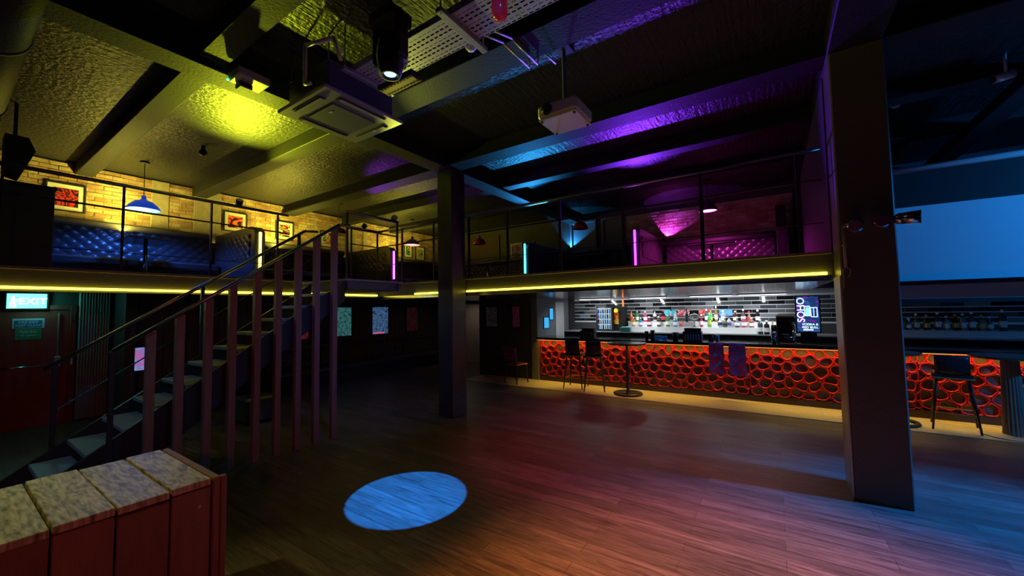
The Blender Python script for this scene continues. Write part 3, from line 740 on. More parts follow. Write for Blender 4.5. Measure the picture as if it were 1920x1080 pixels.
# batten lights over the back bar
for k, xb in enumerate((-4.0, -2.6, -1.2, -.2)):
    t = thing('batten_light', (xb, 10.0, ZU - .06), 'slim white batten light under the soffit ' + ('above the drinks fridge', 'above the yellow and pink bottles', 'above the goblet', 'beside the till')[k], 'batten light', 'batten lights over the back bar')
    B(xb - .45, xb + .45, 9.97, 10.03, ZU - .05, ZU - .02).build('housing', M_white, t)
    B(xb - .43, xb + .43, 9.98, 10.02, ZU - .056, ZU - .05).build('diffuser', emis('batten diffuser', (.9, .95, 1), 4), t)
    area('batten beam', (xb, 10.0, ZU - .06), (xb, 10.25, 1.3), (.90, .96, 1), 19, .04, .86, roll=0, parent=t)

# bottles ----------------------------------------------------------------
BT = {}
def bottle_mesh(kind, h, r):
    if kind == 'tall': return [(r * .8, 0), (r, .01), (r, h * .58), (r * .85, h * .66), (r * .34, h * .78), (r * .32, h * .93), (r * .38, h * .93), (r * .38, h)]
    if kind == 'square': return [(r * .9, 0), (r, .01), (r, h * .66), (r * .8, h * .72), (r * .36, h * .76), (r * .34, h * .9), (r * .42, h * .9), (r * .42, h)]
    if kind == 'round': return [(r * .5, 0), (r * .8, .01), (r, h * .25), (r * .95, h * .45), (r * .6, h * .6), (r * .3, h * .7), (r * .3, h * .9), (r * .4, h * .9), (r * .4, h)]
    return [(r * .85, 0), (r, .01), (r, h * .7), (r * .6, h * .8), (r * .4, h * .84), (r * .4, h)]
def bottle(px, row, kind, col, colname, h, r, labc, where, trans=.35):
    Yr, zr = {'up': (10.42, 1.455), 'low': (10.20, 1.345), 'work': (10.0, 1.215), 'right': (10.2, 1.335)}[row]
    x = hit(px, 600, 1, Yr).x
    t = thing('bottle', (x, Yr, zr), f'{colname} bottle {where}', 'bottle', 'spirit bottles on the back bar')
    prof = bottle_mesh(kind, h, r); n = 8 if kind == 'square' else 14
    bd = MB().lathe(prof[:-2], (x, Yr, zr), n).build('body', mat('bottle ' + colname, col, .12, trans=trans), t, kind != 'square')
    MB().lathe([(prof[-1][0], h * .88), (prof[-1][0] * 1.1, h * .9), (prof[-1][0] * 1.1, h), (prof[-1][0] * .6, h + .004)], (x, Yr, zr), 10).build('cap', mat('cap ' + str(labc), labc, .35), t)
    MB().lathe([(r * 1.006, h * .18), (r * 1.012, h * .19), (r * 1.012, h * .46), (r * 1.006, h * .47)], (x, Yr, zr), n).build('label_band', mat('label ' + str(labc), labc, .5), bd)
UP, LO, WK, RT = 'on the upper white step', 'on the lower white step', 'on the back bar worktop', 'on the ledge below the screen'
CR, BK, RD, WH, GD = (.8, .75, .6), (.02, .02, .02), (.6, .04, .05), (.8, .8, .8), (.6, .45, .1)
for a in ((1184, 'up', 'round', (.75, .62, .05), 'bright yellow', .30, .05, RD, UP), (1195, 'up', 'tall', (.06, .35, .05), 'grass green', .28, .042, WH, UP),
          (1210, 'up', 'square', (.7, .08, .18), 'hot pink', .27, .05, WH, UP), (1228, 'up', 'tall', (.8, .8, .82), 'milky white', .30, .045, BK, UP),
          (1244, 'up', 'square', (.04, .02, .03), 'near black', .29, .05, RD, UP), (1259, 'up', 'tall', (.45, .42, .6), 'pale lilac', .31, .042, BK, UP),
          (1267, 'up', 'tall', (.7, .75, .8), 'clear', .26, .04, WH, UP), (1288, 'up', 'tall', (.01, .01, .012), 'slender jet black', .33, .035, BK, UP),
          (1325, 'up', 'tall', (.04, .09, .16), 'dark teal', .31, .042, WH, UP), (1333, 'up', 'tall', (.05, .5, .2), 'emerald', .28, .04, GD, UP),
          (1343, 'up', 'tall', (.35, .20, .04), 'tall amber', .38, .036, WH, UP), (1356, 'up', 'square', (.55, .62, .68), 'frosted', .28, .045, WH, UP),
          (1379, 'up', 'square', (.15, .06, .03), 'chestnut', .26, .048, CR, UP), (1394, 'up', 'tall', (.12, .05, .05), 'maroon', .30, .045, WH, UP),
          (1405, 'up', 'round', (.4, .3, .2), 'tan', .25, .045, RD, UP), (1421, 'up', 'square', (.03, .03, .04), 'charcoal', .28, .045, WH, UP),
          (1188, 'low', 'flat', (.55, .24, .05), 'orange brown', .24, .042, CR, LO), (1201, 'low', 'flat', (.04, .22, .5), 'royal blue', .22, .042, WH, LO),
          (1217, 'low', 'square', (.22, .04, .05), 'dark red', .25, .055, WH, LO), (1235, 'low', 'square', (.09, .08, .09), 'smoky grey', .26, .05, CR, LO),
          (1252, 'low', 'tall', (.05, .28, .04), 'bottle green', .29, .046, CR, LO), (1266, 'low', 'square', (.12, .38, .55), 'sky blue', .25, .045, WH, LO),
          (1277, 'low', 'flat', (.7, .3, .32), 'short rose', .15, .04, RD, LO), (1315, 'low', 'round', (.5, .03, .08), 'ruby red', .30, .04, WH, LO),
          (1330, 'low', 'tall', (.04, .5, .08), 'lime green', .34, .038, GD, LO), (1350, 'low', 'round', (.75, .76, .8), 'white with navy label', .25, .05, (.03, .04, .15), LO),
          (1359, 'low', 'flat', (.2, .22, .06), 'small olive', .2, .04, BK, LO), (1367, 'low', 'square', (.7, .7, .75), 'clear navy capped', .24, .045, (.05, .06, .2), LO),
          (1382, 'low', 'round', (.15, .16, .22), 'slate blue', .24, .052, WH, LO), (1395, 'low', 'flat', (.5, .1, .13), 'crimson labelled', .25, .05, WH, LO),
          (1409, 'low', 'square', (.45, .16, .12), 'brick red', .22, .048, WH, LO),
          (1425, 'work', 'flat', (.05, .06, .09), 'dark syrup', .32, .05, WH, WK), (1437, 'work', 'square', (.03, .03, .04), 'black syrup', .3, .052, WH, WK)):
    bottle(*a)
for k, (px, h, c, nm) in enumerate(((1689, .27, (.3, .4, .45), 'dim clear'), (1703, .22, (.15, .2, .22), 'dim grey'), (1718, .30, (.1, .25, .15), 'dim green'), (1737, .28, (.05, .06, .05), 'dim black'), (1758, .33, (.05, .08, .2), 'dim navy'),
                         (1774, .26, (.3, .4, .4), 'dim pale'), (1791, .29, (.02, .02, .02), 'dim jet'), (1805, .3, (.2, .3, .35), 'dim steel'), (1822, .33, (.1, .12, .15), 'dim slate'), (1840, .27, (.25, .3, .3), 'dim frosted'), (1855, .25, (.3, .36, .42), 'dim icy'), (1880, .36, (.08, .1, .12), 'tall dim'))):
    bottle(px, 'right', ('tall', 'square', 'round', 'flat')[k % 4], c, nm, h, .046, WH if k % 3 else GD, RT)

# glass-door drinks fridge with lit contents
fx0, fx1 = hit(1117, 600, 1, 10.1).x, hit(1166, 600, 1, 10.1).x
fr = thing('drinks_fridge', ((fx0 + fx1) / 2, 10.3, 1.215), 'lit glass door drinks fridge with a red and yellow side on the back bar', 'fridge')
mb = MB(); mb.box(fx0, fx1, 10.2, 10.55, 1.215, 1.86); mb.build('body', M_dark, fr)
B(fx0 + .04, fx0 + .42, 10.165, 10.20, 1.26, 1.82).build('back_light', emis('fridge light', (.55, .8, 1), 1.4), fr)
fcan = ((.1, .3, .7), (.6, .65, .75), (.1, .12, .3), (.7, .7, .2), (.5, .2, .6), (.2, .5, .8))
for j in range(4):
    B(fx0 + .04, fx0 + .42, 10.13, 10.17, 1.26 + j * .14, 1.266 + j * .14).build('shelf', M_chrome, fr)
    for i in range(6):
        cx = fx0 + .07 + i * .062
        MB().cyl((cx, 10.145, 1.267 + j * .14), (cx, 10.145, 1.385 + j * .14), .024, n=10).build('can', mat('can %d' % ((i + j * 2) % 6), fcan[(i + j * 2) % 6], .3), fr, True)
for a in ((fx0, fx0 + .04), (fx0 + .42, fx0 + .46)): B(a[0], a[1], 10.12, 10.2, 1.215, 1.86).build('door_frame', M_dark, fr)
B(fx0 + .04, fx0 + .42, 10.118, 10.122, 1.25, 1.83).build('door_glass', mat('fridge glass', (1, 1, 1), .02, trans=1), fr)
B(fx0 + .48, fx0 + .60, 10.185, 10.199, 1.40, 1.80).build('side_panel', artmat('fridge art', [(.75, .05, .05), (.9, .6, .05), (.55, .02, .04), (.8, .3, .02)], 7, 3), fr)
MB().lathe([(.02, 0), (.05, .02), (.045, .08), (.02, .12)], (fx0 + .54, 10.17, 1.70), 14).build('emblem', mat('yellow emblem', (.9, .75, .05), .4, emit=(.9, .75, .05), es=.5), fr)

# till screen, menu display, tubs, caddies --------------------------------
mx0, mx1 = .36, .70
ms = thing('menu_display', (.53, 9.2, ZT), 'glowing upright menu display with white lettering on the counter', 'screen')
MB().bev(mx0 + .05, mx1 - .05, 9.22, 9.36, ZT, ZT + .22, .01).build('stand', M_dark, ms)
MB().bev(mx0 - .02, mx1 + .02, 9.20, 9.24, ZT + .20, ZT + .90, .008).build('casing', M_dark, ms)
B(mx0, mx1, 9.195, 9.1995, ZT + .22, ZT + .88).build('panel', artmat('menu art', [(.01, .02, .10), (.02, .07, .22), (.01, .03, .12), (.16, .01, .28), (.02, .10, .28)], 3.2, 1.3, emit=1.3), ms)
M_txt = emis('menu lettering', (.65, .95, 1), 2.2)
text('brand_lettering', 'SOHO', .165, M_txt, ms, (mx0 + .07, 9.19, ZT + .63), (PI / 2, -PI / 2, 0))
text('lettering', 'VODKA &\nRED BULL', .055, M_txt, ms, (mx0 + .195, 9.19, ZT + .33), (PI / 2, 0, 0))
for z in (.262, .245): B(mx0 + .09, mx0 + .24, 9.1905, 9.194, ZT + z, ZT + z + .008).build('small_print', M_txt, ms)
mb = MB()
for a, b in ((.13, .19), (.20, .24), (.25, .31)):
    pass
mb.tube([(mx0 + .13, 9.19, ZT + .52), (mx0 + .12, 9.19, ZT + .70), (mx0 + .20, 9.19, ZT + .70), (mx0 + .20, 9.19, ZT + .52), (mx0 + .13, 9.19, ZT + .52)], .006, 6)
mb.tube([(mx0 + .22, 9.19, ZT + .50), (mx0 + .21, 9.19, ZT + .67), (mx0 + .31, 9.19, ZT + .67), (mx0 + .31, 9.19, ZT + .50), (mx0 + .22, 9.19, ZT + .50)], .006, 6)
mb.tube([(mx0 + .26, 9.19, ZT + .67), (mx0 + .26, 9.19, ZT + .50)], .004, 6)
mb.build('drink_outline', M_txt, ms)
MB().box(mx0 + .14, mx0 + .19, 9.191, 9.194, ZT + .53, ZT + .68).build('drink_fill', emis('drink fill', (.25, .85, .9), 1.4), ms)
t = thing('till', (.17, 9.2, ZT), 'black till terminal standing beside the glowing menu display', 'till')
tb2 = MB().bev(.03, .33, 9.10, 9.42, ZT, ZT + .50, .015).build('body', mat('till black', (.02, .012, .012), .25), t)
MB().bev(.02, .34, 9.08, 9.44, ZT + .50, ZT + .535, .01).build('lid', M_plastic, t)
B(.12, .22, 9.095, 9.0995, ZT + .16, ZT + .18).build('badge', M_white, tb2)
t = thing('beer_tap', (.30, 8.95, ZT), 'chrome beer tap on the counter in front of the menu display', 'beer tap')
MB().tube([(.30, 8.95, ZT), (.30, 8.95, ZT + .34), (.27, 8.92, ZT + .40)], .022, 10).build('column', M_chrome, t, True)
MB().tube([(.30, 8.95, ZT + .13), (.15, 8.92, ZT + .13)], .012, 8).build('spout', M_chrome, t, True)
MB().bev(.24, .28, 8.91, 8.94, ZT + .36, ZT + .47, .008).build('handle', M_dark, t)
MB().bev(.06, .62, 8.80, 9.05, ZT, ZT + .025, .005).build('drip_tray', M_chrome, t)
def caddy(x, y_, lab, w_=.34, h=.22):
    t = thing('bar_caddy', (x, y_, ZT), lab, 'caddy')
    mb = MB(); mb.bev(x - w_ / 2, x + w_ / 2, y_ - .09, y_ + .09, ZT, ZT + h * .75, .008); mb.bev(x - w_ / 2 + .02, x + w_ / 2 - .02, y_ - .02, y_ + .08, ZT + h * .75, ZT + h, .008); mb.build('body', M_dark, t)
    for k in range(6): MB().cyl((x - w_ / 2 + .05 + k * (w_ - .1) / 5, y_ - .105, ZT + .02), (x - w_ / 2 + .05 + k * (w_ - .1) / 5, y_ - .105, ZT + .15), .012, n=8).build('straw_slot', mat('pale straw', (.25, .32, .42), .3), t)
caddy(-1.44, 8.98, 'black bar caddy of straws and napkins beside the ice bucket', .36, .27)
caddy(-3.78, 8.98, 'black bar caddy of straws near the drinks fridge', .36, .24)
def tub(x, y_, lab, r=.06, h=.16, m=M_dark):
    t = thing('bar_tub', (x, y_, ZT), lab, 'tub')
    MB().lathe([(r * .85, 0), (r, h), (r * .93, h), (r * .8, .01)], (x, y_, ZT), 18).build('body', m, t, True)
    MB().lathe([(r * 1.0, h - .012), (r * 1.06, h - .01), (r * 1.06, h + .004), (r * 1.0, h + .004)], (x, y_, ZT), 18).build('rim', m, t)
tub(-1.78, 8.98, 'black ice bucket standing beside the larger bar caddy', .065, .17)
tub(-1.10, 9.0, 'black tub standing next to the bar caddy near the towels', .055, .15)
tub(-2.42, 9.1, 'dark shaker tub next to the clear plastic jug', .04, .18, mat('dark steel', (.08, .08, .09), .25, metal=.8))
tub(-2.30, 9.15, 'black shaker tub behind the clear plastic jug', .05, .2)
tub(-.98, 9.02, 'blue grey beaker standing above the hanging towels', .04, .13, mat('blue beaker', (.12, .2, .35), .25))
tub(-.02, 9.02, 'steel beaker standing beside the till', .045, .2, mat('steel beaker', (.3, .33, .4), .2, metal=.9))
t = thing('jug', (-2.1, 8.93, ZT), 'blue tinted plastic jug lying on the counter beside the round table', 'jug')
MB().cyl((-2.2, 8.93, ZT + .055), (-1.98, 8.93, ZT + .05), .055, .045, 16).build('body', mat('blue plastic', (.08, .35, .75), .15, trans=.5), t, True)
MB().cyl((-1.98, 8.93, ZT + .05), (-1.95, 8.93, ZT + .05), .05, .05, 16).build('rim', mat('blue plastic', (.1, .35, .7)), t)
t = thing('goblet', (hit(1303, 610, 1, 10.25).x, 10.2, 1.345), 'oversized clear glass goblet standing on the white step', 'goblet')
gx = t.location.x
MB().lathe([(.07, 0), (.07, .008), (.012, .02), (.012, .12), (.05, .15), (.10, .20), (.115, .27), (.10, .34), (.096, .34), (.11, .27), (.095, .205), (.04, .158)], (gx, 10.2, 1.345), 24).build('bowl', M_glass, t, True)
t = thing('napkin_box', (hit(1173, 615, 1, 10.02).x, 10.03, 1.215), 'dark green card terminal with white keys beside the fridge', 'terminal')
nx = t.location.x
MB().bev(nx - .13, nx + .13, 9.96, 10.09, 1.215, 1.33, .01).build('body', mat('dark green plastic', (.02, .16, .15), .35), t)
for k in range(3): MB().bev(nx - .10 + k * .07, nx - .05 + k * .07, 9.99, 10.06, 1.33, 1.342, .004).build('key', M_white, t)
t = thing('ice_scoop_tub', (hit(1452, 620, 1, 10.0).x, 10.02, 1.215), 'clear tub holding wooden muddlers beside the till', 'tub')
ix = t.location.x
MB().lathe([(.055, 0), (.06, .2), (.056, .2), (.05, .01)], (ix, 10.02, 1.215), 16).build('body', M_glass, t, True)
for dx in (-.02, .02): MB().cyl((ix + dx, 10.02, 1.23), (ix + dx * 4 + .05, 10.02, 1.50), .014, n=8).build('muddler', mat('beech', (.6, .42, .25), .5), t)
for k, (px, dz) in enumerate(((1256, 0), (1282, .0), (1322, 0), (1361, 0))):      # coloured price cards on the tiles
    x = hit(px, 590, 1, YB - .04).x
    o = B(x - .14, x + .14, YB - .038, YB - .033, 1.60, 1.76).build('price_card', artmat('card art %d' % k, [((.05, .5, .6), (.7, .08, .12), (.6, .05, .08), (.1, .35, .7))[k], ((.15, .6, .7), (.75, .5, .52), (.8, .25, .2), (.2, .5, .8))[k], (.05, .1, .15)], 6, k * 2.1))
    tag(o, ('turquoise', 'pink and white', 'scarlet', 'blue')[k] + ' price card fixed to the tiles above the bottles', 'card')
x = hit(1168, 575, 1, YB - .05).x
o = MB().tube([(x, YB - .05, 2.05), (x + .01, YB - .05, 1.75), (x - .02, YB - .05, 1.55), (x - .25, YB - .05, 1.49)], .022, 8).build('neon_sign', emis('orange neon', (1, .25, .06), 1.6), None, True)
tag(o, 'orange and red neon tube sign on the tiles beside the fridge', 'neon sign')
# towels hanging over the counter edge
def towel(xa, xb, lab, seed):
    t = thing('bar_towel', ((xa + xb) / 2, BY - .13, .62), lab, 'towel')
    def pos(u, v):
        s = v * .80
        if s < .18: return (xa + (xb - xa) * u, BY + .04 - s, ZT + .006)
        return (xa + (xb - xa) * (u + .04 * (v - .2) * (2 * u - 1)), BY - .142 - .01 * math.sin(u * 7 + seed) * (s - .18), ZT + .006 - (s - .18))
    g = MB().grid(pos, 10, 16); g.build('cloth', artmat('towel %d' % seed, [(.05, .22, .60), (.55, .04, .10), (.16, .10, .45), (.50, .03, .07), (.03, .28, .60)], 2.6, seed * 1.3), t)
    m2 = mat('towel print', (.30, .06, .22), .8)
    for j in range(3):
        for q in range(3): B(xa + .03 + q * (xb - xa - .04) / 3, xa + .03 + (q + .8) * (xb - xa - .04) / 3, BY - .152, BY - .148, ZT - .09 - j * .05, ZT - .06 - j * .05).build('print', m2, t)
towel(-1.11, -.85, 'blue and red printed bar towel hanging over the counter below the beaker', 1)
towel(-.76, -.48, 'blue and red printed bar towel hanging over the counter nearer the till', 2)
# blue pictures on the wall at the end of the bar
for k, (ya, yb_, za, zb_) in enumerate(((9.16, 9.45, 1.30, 1.62), (9.48, 9.70, 1.52, 1.86))):
    t = thing('lit_picture', (-5.11, (ya + yb_) / 2, za), ('lower', 'upper')[k] + ' small glowing blue frame on the wall at the end of the bar', 'picture')
    B(-5.12, -5.105, ya, yb_, za, zb_).build('frame', M_dark, t); B(-5.105, -5.10, ya + .02, yb_ - .02, za + .02, zb_ - .02).build('panel', emis('blue panel', (.05, .45, .9), 1.0), t)
o = B(-5.12, -5.10, 9.84, 10.36, .0, ZU - .1).build('bright_opening', mat('white corridor opening', (.6, .6, .6), .35, vary=.2, vscale=5, stretch=(3, 3, .3))); o['kind'] = 'structure'  # white slab stands in for an opening onto a bright corridor

# ------------------------------------------------------------------ stools, chair, tables
M_seat = mat('stool vinyl', (.04, .04, .05), .25); M_oak = mat('oak edge', (.42, .25, .12), .45)
def bar_stool(x, y_, rz, label, back_h=.30, w_=.44):
    t = thing('bar_stool', (0, 0, 0), label, 'bar stool', 'bar stools')
    for sx in (-1, 1):
        for sy in (-1, 1): MB().cyl((sx * w_ * .5, sy * w_ * .5, 0), (sx * w_ * .34, sy * w_ * .34, .73), .013, .017, 8).build('leg', M_steel, t, True)
    q = w_ * .455
    for a, b in (((-q, -q), (q, -q)), ((q, -q), (q, q)), ((q, q), (-q, q)), ((-q, q), (-q, -q))): MB().cyl((*a, .25), (*b, .25), .009, n=6).build('foot_rail', mat('brass rail', (.55, .35, .15), .3, metal=1), t)
    MB().bev(-w_ * .46, w_ * .46, -w_ * .46, w_ * .46, .73, .755, .01).build('seat_board', M_oak, t)
    MB().bev(-w_ * .45, w_ * .45, -w_ * .45, w_ * .45, .755, .80, .018).build('seat_cushion', M_seat, t)
    def bk(u, v):
        a = (u - .5) * 1.5; return (math.sin(a) * w_ * .55, -w_ * .47 + .14 * (1 - math.cos(a)) - .05 * v, .80 + back_h * v)
    mb = MB(); mb.grid(bk, 10, 3); n0 = len(mb.v)
    mb.grid(lambda u, v: (lambda p: (p[0] * .96, p[1] + .03, p[2]))(bk(u, v)), 10, 3)
    nu = 11; nv = 4
    for i in range(10): mb.f.append((i, i + 1, n0 + i + 1, n0 + i)); mb.f.append((3 * nu + i, n0 + 3 * nu + i, n0 + 3 * nu + i + 1, 3 * nu + i + 1))
    for j in range(3): mb.f.append((j * nu, n0 + j * nu, n0 + (j + 1) * nu, (j + 1) * nu)); mb.f.append((j * nu + 10, (j + 1) * nu + 10, n0 + (j + 1) * nu + 10, n0 + j * nu + 10))
    fixn(mb.build('backrest', M_seat, t, True))
    t.location = (x, y_, .012); t.rotation_euler = (0, 0, rz)
    return t
bar_stool(-3.88, 8.42, .1, 'black bar stool with footrail close to the end of the bar')
bar_stool(-3.40, 8.36, .35, 'black bar stool with footrail beside the round pedestal table')
bar_stool(2.12, 8.36, -.2, 'black bar stool with curved backrest in front of the bar below the screen', .27, .46)
t = thing('chair', (0, 0, 0), 'dark red chair with a slatted back standing against the dark wall', 'chair')
M_chr = mat('chair red', (.30, .05, .05), .4)
for sx in (-1, 1):
    MB().cyl((sx * .2, .2, 0), (sx * .17, .17, .44), .014, .018, 8).build('leg', M_steel, t, True)
    MB().cyl((sx * .2, -.22, 0), (sx * .18, -.19, .44), .014, .018, 8).build('leg', M_steel, t, True)
    MB().cyl((sx * .18, -.19, .44), (sx * .19, -.25, .90), .016, .014, 8).build('back_post', M_steel, t, True)
MB().bev(-.21, .21, -.21, .21, .44, .475, .012).build('seat', M_chr, t)
for k in range(3): MB().bev(-.20, .20, -.245 - k * .012, -.222 - k * .012, .56 + k * .12, .64 + k * .12, .006).build('back_slat', M_chr, t)
t.location = (-5.42, 8.27, .012); t.rotation_euler = (0, 0, -.15)

def wheel_table(x, y_, label, r=.40, top=1.06):
    t = thing('pedestal_table', (x, y_, .012), label, 'table')
    z = .012; mb = MB(); n = 36
    prof = [(.25, 0), (.29, 0), (.30, .02), (.29, .04), (.25, .04), (.24, .02)]
    vs = []; F = []
    for i in range(n):
        for rr, zz in prof: vs.append((x + rr * math.cos(2 * PI * i / n), y_ + rr * math.sin(2 * PI * i / n), z + zz))
    m = len(prof)
    for i in range(n):
        for j in range(m): F.append((i * m + j, ((i + 1) % n) * m + j, ((i + 1) % n) * m + (j + 1) % m, i * m + (j + 1) % m))
    mb.add(vs, F); fixn(mb.build('base_ring', M_steel, t, True))
    for k in range(4):
        a = k * PI / 2 + .4; MB().cyl((x, y_, z + .025), (x + .26 * math.cos(a), y_ + .26 * math.sin(a), z + .025), .022, .018, 8).build('spoke', M_steel, t)
    MB().lathe([(.05, 0), (.05, .05), (.03, .07), (.028, top - z - .04), (.06, top - z - .03), (.06, top - z)], (x, y_, z), 16).build('pole', M_steel, t, True)
    MB().lathe([(r - .02, top), (r, top + .008), (r, top + .028), (r - .01, top + .034)], (x, y_, 0), 40).build('top', mat('dark table top', (.10, .085, .075), .18), t)
wheel_table(-2.63, 8.30, 'tall round black pedestal table with a spoked wheel base by the bar')
wheel_table(1.46, 8.32, 'tall round black pedestal table half hidden behind the spotlit column', .36)
t = thing('fluted_table', (2.66, 8.28, .012), 'tall table on a fluted column leg with a pale round base', 'table')
mb = MB(); n = 40; M_fl = mat('fluted grey timber', (.30, .26, .20), .5, vary=.2)
vs = []; F = []
for z, rr in ((.03, .115), (1.06, .085)):
    for i in range(n): q = rr * (1 if i % 2 else .87); vs.append((2.66 + q * math.cos(2 * PI * i / n), 8.28 + q * math.sin(2 * PI * i / n), z))
mb.add(vs, [(i, (i + 1) % n, n + (i + 1) % n, n + i) for i in range(n)]); mb.build('leg', M_fl, t)
MB().lathe([(.34, 0), (.34, .012), (.12, .02)], (2.66, 8.28, .012), 36).build('base', mat('pale base', (.5, .38, .22), .5), t)
MB().lathe([(.36, 1.06), (.38, 1.07), (.38, 1.09), (.36, 1.10)], (2.66, 8.28, 0), 40).build('top', mat('dark table top', (.1, .1, .1)), t)
# pouf under the stairs
t = thing('pouf', (-7.45, 3.2, 0), 'low dark square pouf on the floor behind the stairs', 'pouf')
MB().bev(-7.7, -7.2, 2.95, 3.45, .03, .44, .04).build('body', M_leather, t); MB().bev(-7.68, -7.22, 2.97, 3.43, 0, .03, .005).build('base', M_dark, t)

# ------------------------------------------------------------------ plank box in the foreground
bx = thing('plank_box', (-3.05, -.6, 0), 'rough sawn timber plank box in front of the stairs', 'box')
X0, X1, Z1 = -3.44, -2.60, .95
ys = [-1.9, -1.62, -1.35, -1.06, -.8, -.55, -.28, -.06, .12, .33, .53, .73, .905]
for a, b in zip(ys[:-1], ys[1:]):
    dz = R.uniform(-.006, .004); MB().bev(X0, X1 + R.uniform(-.006, .004), a + .004, b - .005, Z1 - .035 + dz, Z1 + dz, .003).build('top_plank', M_pinewood, bx)
    MB().bev(X1 - .035, X1 - .005 + R.uniform(-.004, .004), a + .004, b - .004, 0, Z1 - .042 + (-.012 if abs(a - .53) < .01 else 0), .003).build('side_plank', M_redlit, bx)
MB().bev(X0, X1 + .002, .91, .945, 0, Z1 - .0, .004).build('end_board', M_redlit, bx)
MB().bev(X1 - .03, X1 + .004, .947, .975, 0, Z1 - .004, .004).build('corner_batten', M_redlit, bx)
MB().box(X0 + .02, X1 - .04, -1.88, .905, 0, Z1 - .05).build('core', M_dark, bx)
for yv, z in ((.60, .55), (.42, .40), (.85, .82)): MB().cyl((X1 - .004, yv, z), (X1 + .002, yv, z), .009, n=8).build('screw', M_grey, bx)

# ------------------------------------------------------------------ left wall things
def picture(y0_, y1_, z0_, z1_, art, label, cat='picture', mount=M_white, X=XL + .04, fw=.02, mw=.07, name='picture_frame'):
    t = thing(name, (X, (y0_ + y1_) / 2, z0_), label, cat)
    for a in ((y0_, y1_, z0_, z0_ + fw), (y0_, y1_, z1_ - fw, z1_), (y0_, y0_ + fw, z0_ + fw, z1_ - fw), (y1_ - fw, y1_, z0_ + fw, z1_ - fw)): B(X, X + .035, *a).build('frame', M_dark, t)
    if mw: B(X, X + .012, y0_ + fw, y1_ - fw, z0_ + fw, z1_ - fw).build('mount', mount, t)
    B(X, X + .016, y0_ + fw + mw, y1_ - fw - mw, z0_ + fw + mw, z1_ - fw - mw).build('print', art, t)
A = lambda n, c, s, sc=3.6: artmat(n, c, sc, s)
rd, gr, bk, cr, ye, or_ = (.65, .03, .06), (.04, .35, .14), (.02, .02, .02), (.8, .6, .4), (.75, .65, .1), (.7, .25, .06)
picture(1.07, 1.55, 3.70, 4.20, A('art1', [bk, rd, (.1, .02, .02), (.6, .05, .12), bk], 1.1), 'framed red and black abstract picture above the dark cupboard')
picture(3.70, 4.18, 3.74, 4.20, A('art2', [bk, rd, or_, (.55, .05, .1), gr, cr], 2.3), 'framed red abstract picture with a green patch, near the yellow LED partition')
picture(4.82, 5.26, 3.70, 4.18, A('art3', [gr, bk, cr, bk, rd, ye], 3.7), 'framed green, cream and black abstract picture beside the dark pendant')
picture(5.98, 6.40, 3.66, 4.10, A('art4', [or_, rd, cr, gr, bk], 4.9), 'framed orange and green abstract picture behind the stair head')
picture(8.94, 9.30, 3.66, 4.16, A('art5', [gr, bk, cr, bk, ye], 6.2), 'framed dark abstract picture with a pale green streak, nearest the corner column', X=XL + .04)
picture(9.46, 9.88, 3.62, 4.10, A('art6', [bk, (.75, .7, .2), bk, (.8, .75, .3), gr], 7.7, 6), 'framed black and yellow abstract picture beyond the green streaked one')
# small picture on the back wall of the mezzanine
t = thing('picture_frame', (hit(968, 455, 1, YB - .02).x, YB - .02, 3.6), 'small pale framed picture beside the cyan LED partition', 'picture'); px_ = t.location.x
MB().bev(px_ - .23, px_ + .23, YB - .03, YB - .001, 3.42, 4.0, .006).build('frame', mat('pale frame', (.5, .45, .5), .4), t); B(px_ - .17, px_ + .17, YB - .035, YB - .03, 3.48, 3.94).build('print', A('art7', [(.1, .05, .2), (.35, .2, .4), (.2, .05, .1)], 8.8), t)
# panelled blind windows on the back wall of the mezzanine
M_pan = mat('blue grey panelling', (.14, .16, .20), .5)
for k, (xa, xb) in enumerate(((-4.98, -4.15), (-4.0, -3.35))):
    t = thing('wall_panel', ((xa + xb) / 2, YB - .03, 3.5), ('blue lit framed wall panel beside the cyan partition', 'dark framed wall panel behind the red pendant')[k], 'wall panel')
    B(xa, xb, YB - .02, YB - .001, 3.5, 4.4).build('board', M_pan, t)
    for a in ((xa, xb, 3.5, 3.57), (xa, xb, 4.33, 4.4), (xa, xa + .07, 3.57, 4.33), (xb - .07, xb, 3.57, 4.33)): MB().bev(a[0], a[1], YB - .06, YB - .02, a[2], a[3], .008).build('moulding', M_pan, t)
struct('wall_mezzanine_end', B(.55, .70, DY, YB, 2.16, 4.35), mat('end wall', (.06, .07, .09), .5, vary=.3))
o = B(-9.6, -7.6, YB - .04, YB - .001, DZ, 4.35).build('door_4', mat('brown folding door', (.07, .035, .02), .5, vary=.3, vscale=5, stretch=(4, 1, .4))); o['kind'] = 'structure'

# posters on the lower wall
def poster(y0_, y1_, z0_, z1_, cols, seed, label, emit=0.0, sc=4.5):  # emit lets the print give off its own colours
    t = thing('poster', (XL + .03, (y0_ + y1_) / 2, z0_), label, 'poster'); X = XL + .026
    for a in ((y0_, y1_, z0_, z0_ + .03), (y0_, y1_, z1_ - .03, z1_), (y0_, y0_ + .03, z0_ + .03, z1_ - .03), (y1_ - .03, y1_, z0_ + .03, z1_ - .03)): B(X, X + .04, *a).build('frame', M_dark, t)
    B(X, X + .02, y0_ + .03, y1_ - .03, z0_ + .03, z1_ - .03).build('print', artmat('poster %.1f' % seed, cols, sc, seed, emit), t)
    return t
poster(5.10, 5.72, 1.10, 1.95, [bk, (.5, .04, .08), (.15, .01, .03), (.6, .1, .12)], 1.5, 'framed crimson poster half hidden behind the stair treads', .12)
poster(6.42, 7.00, 1.12, 2.0, [(.05, .22, .24), (.10, .38, .36), (.03, .12, .2), (.35, .55, .55)], 2.5, 'glowing teal poster on the dark timber cladding', .28)
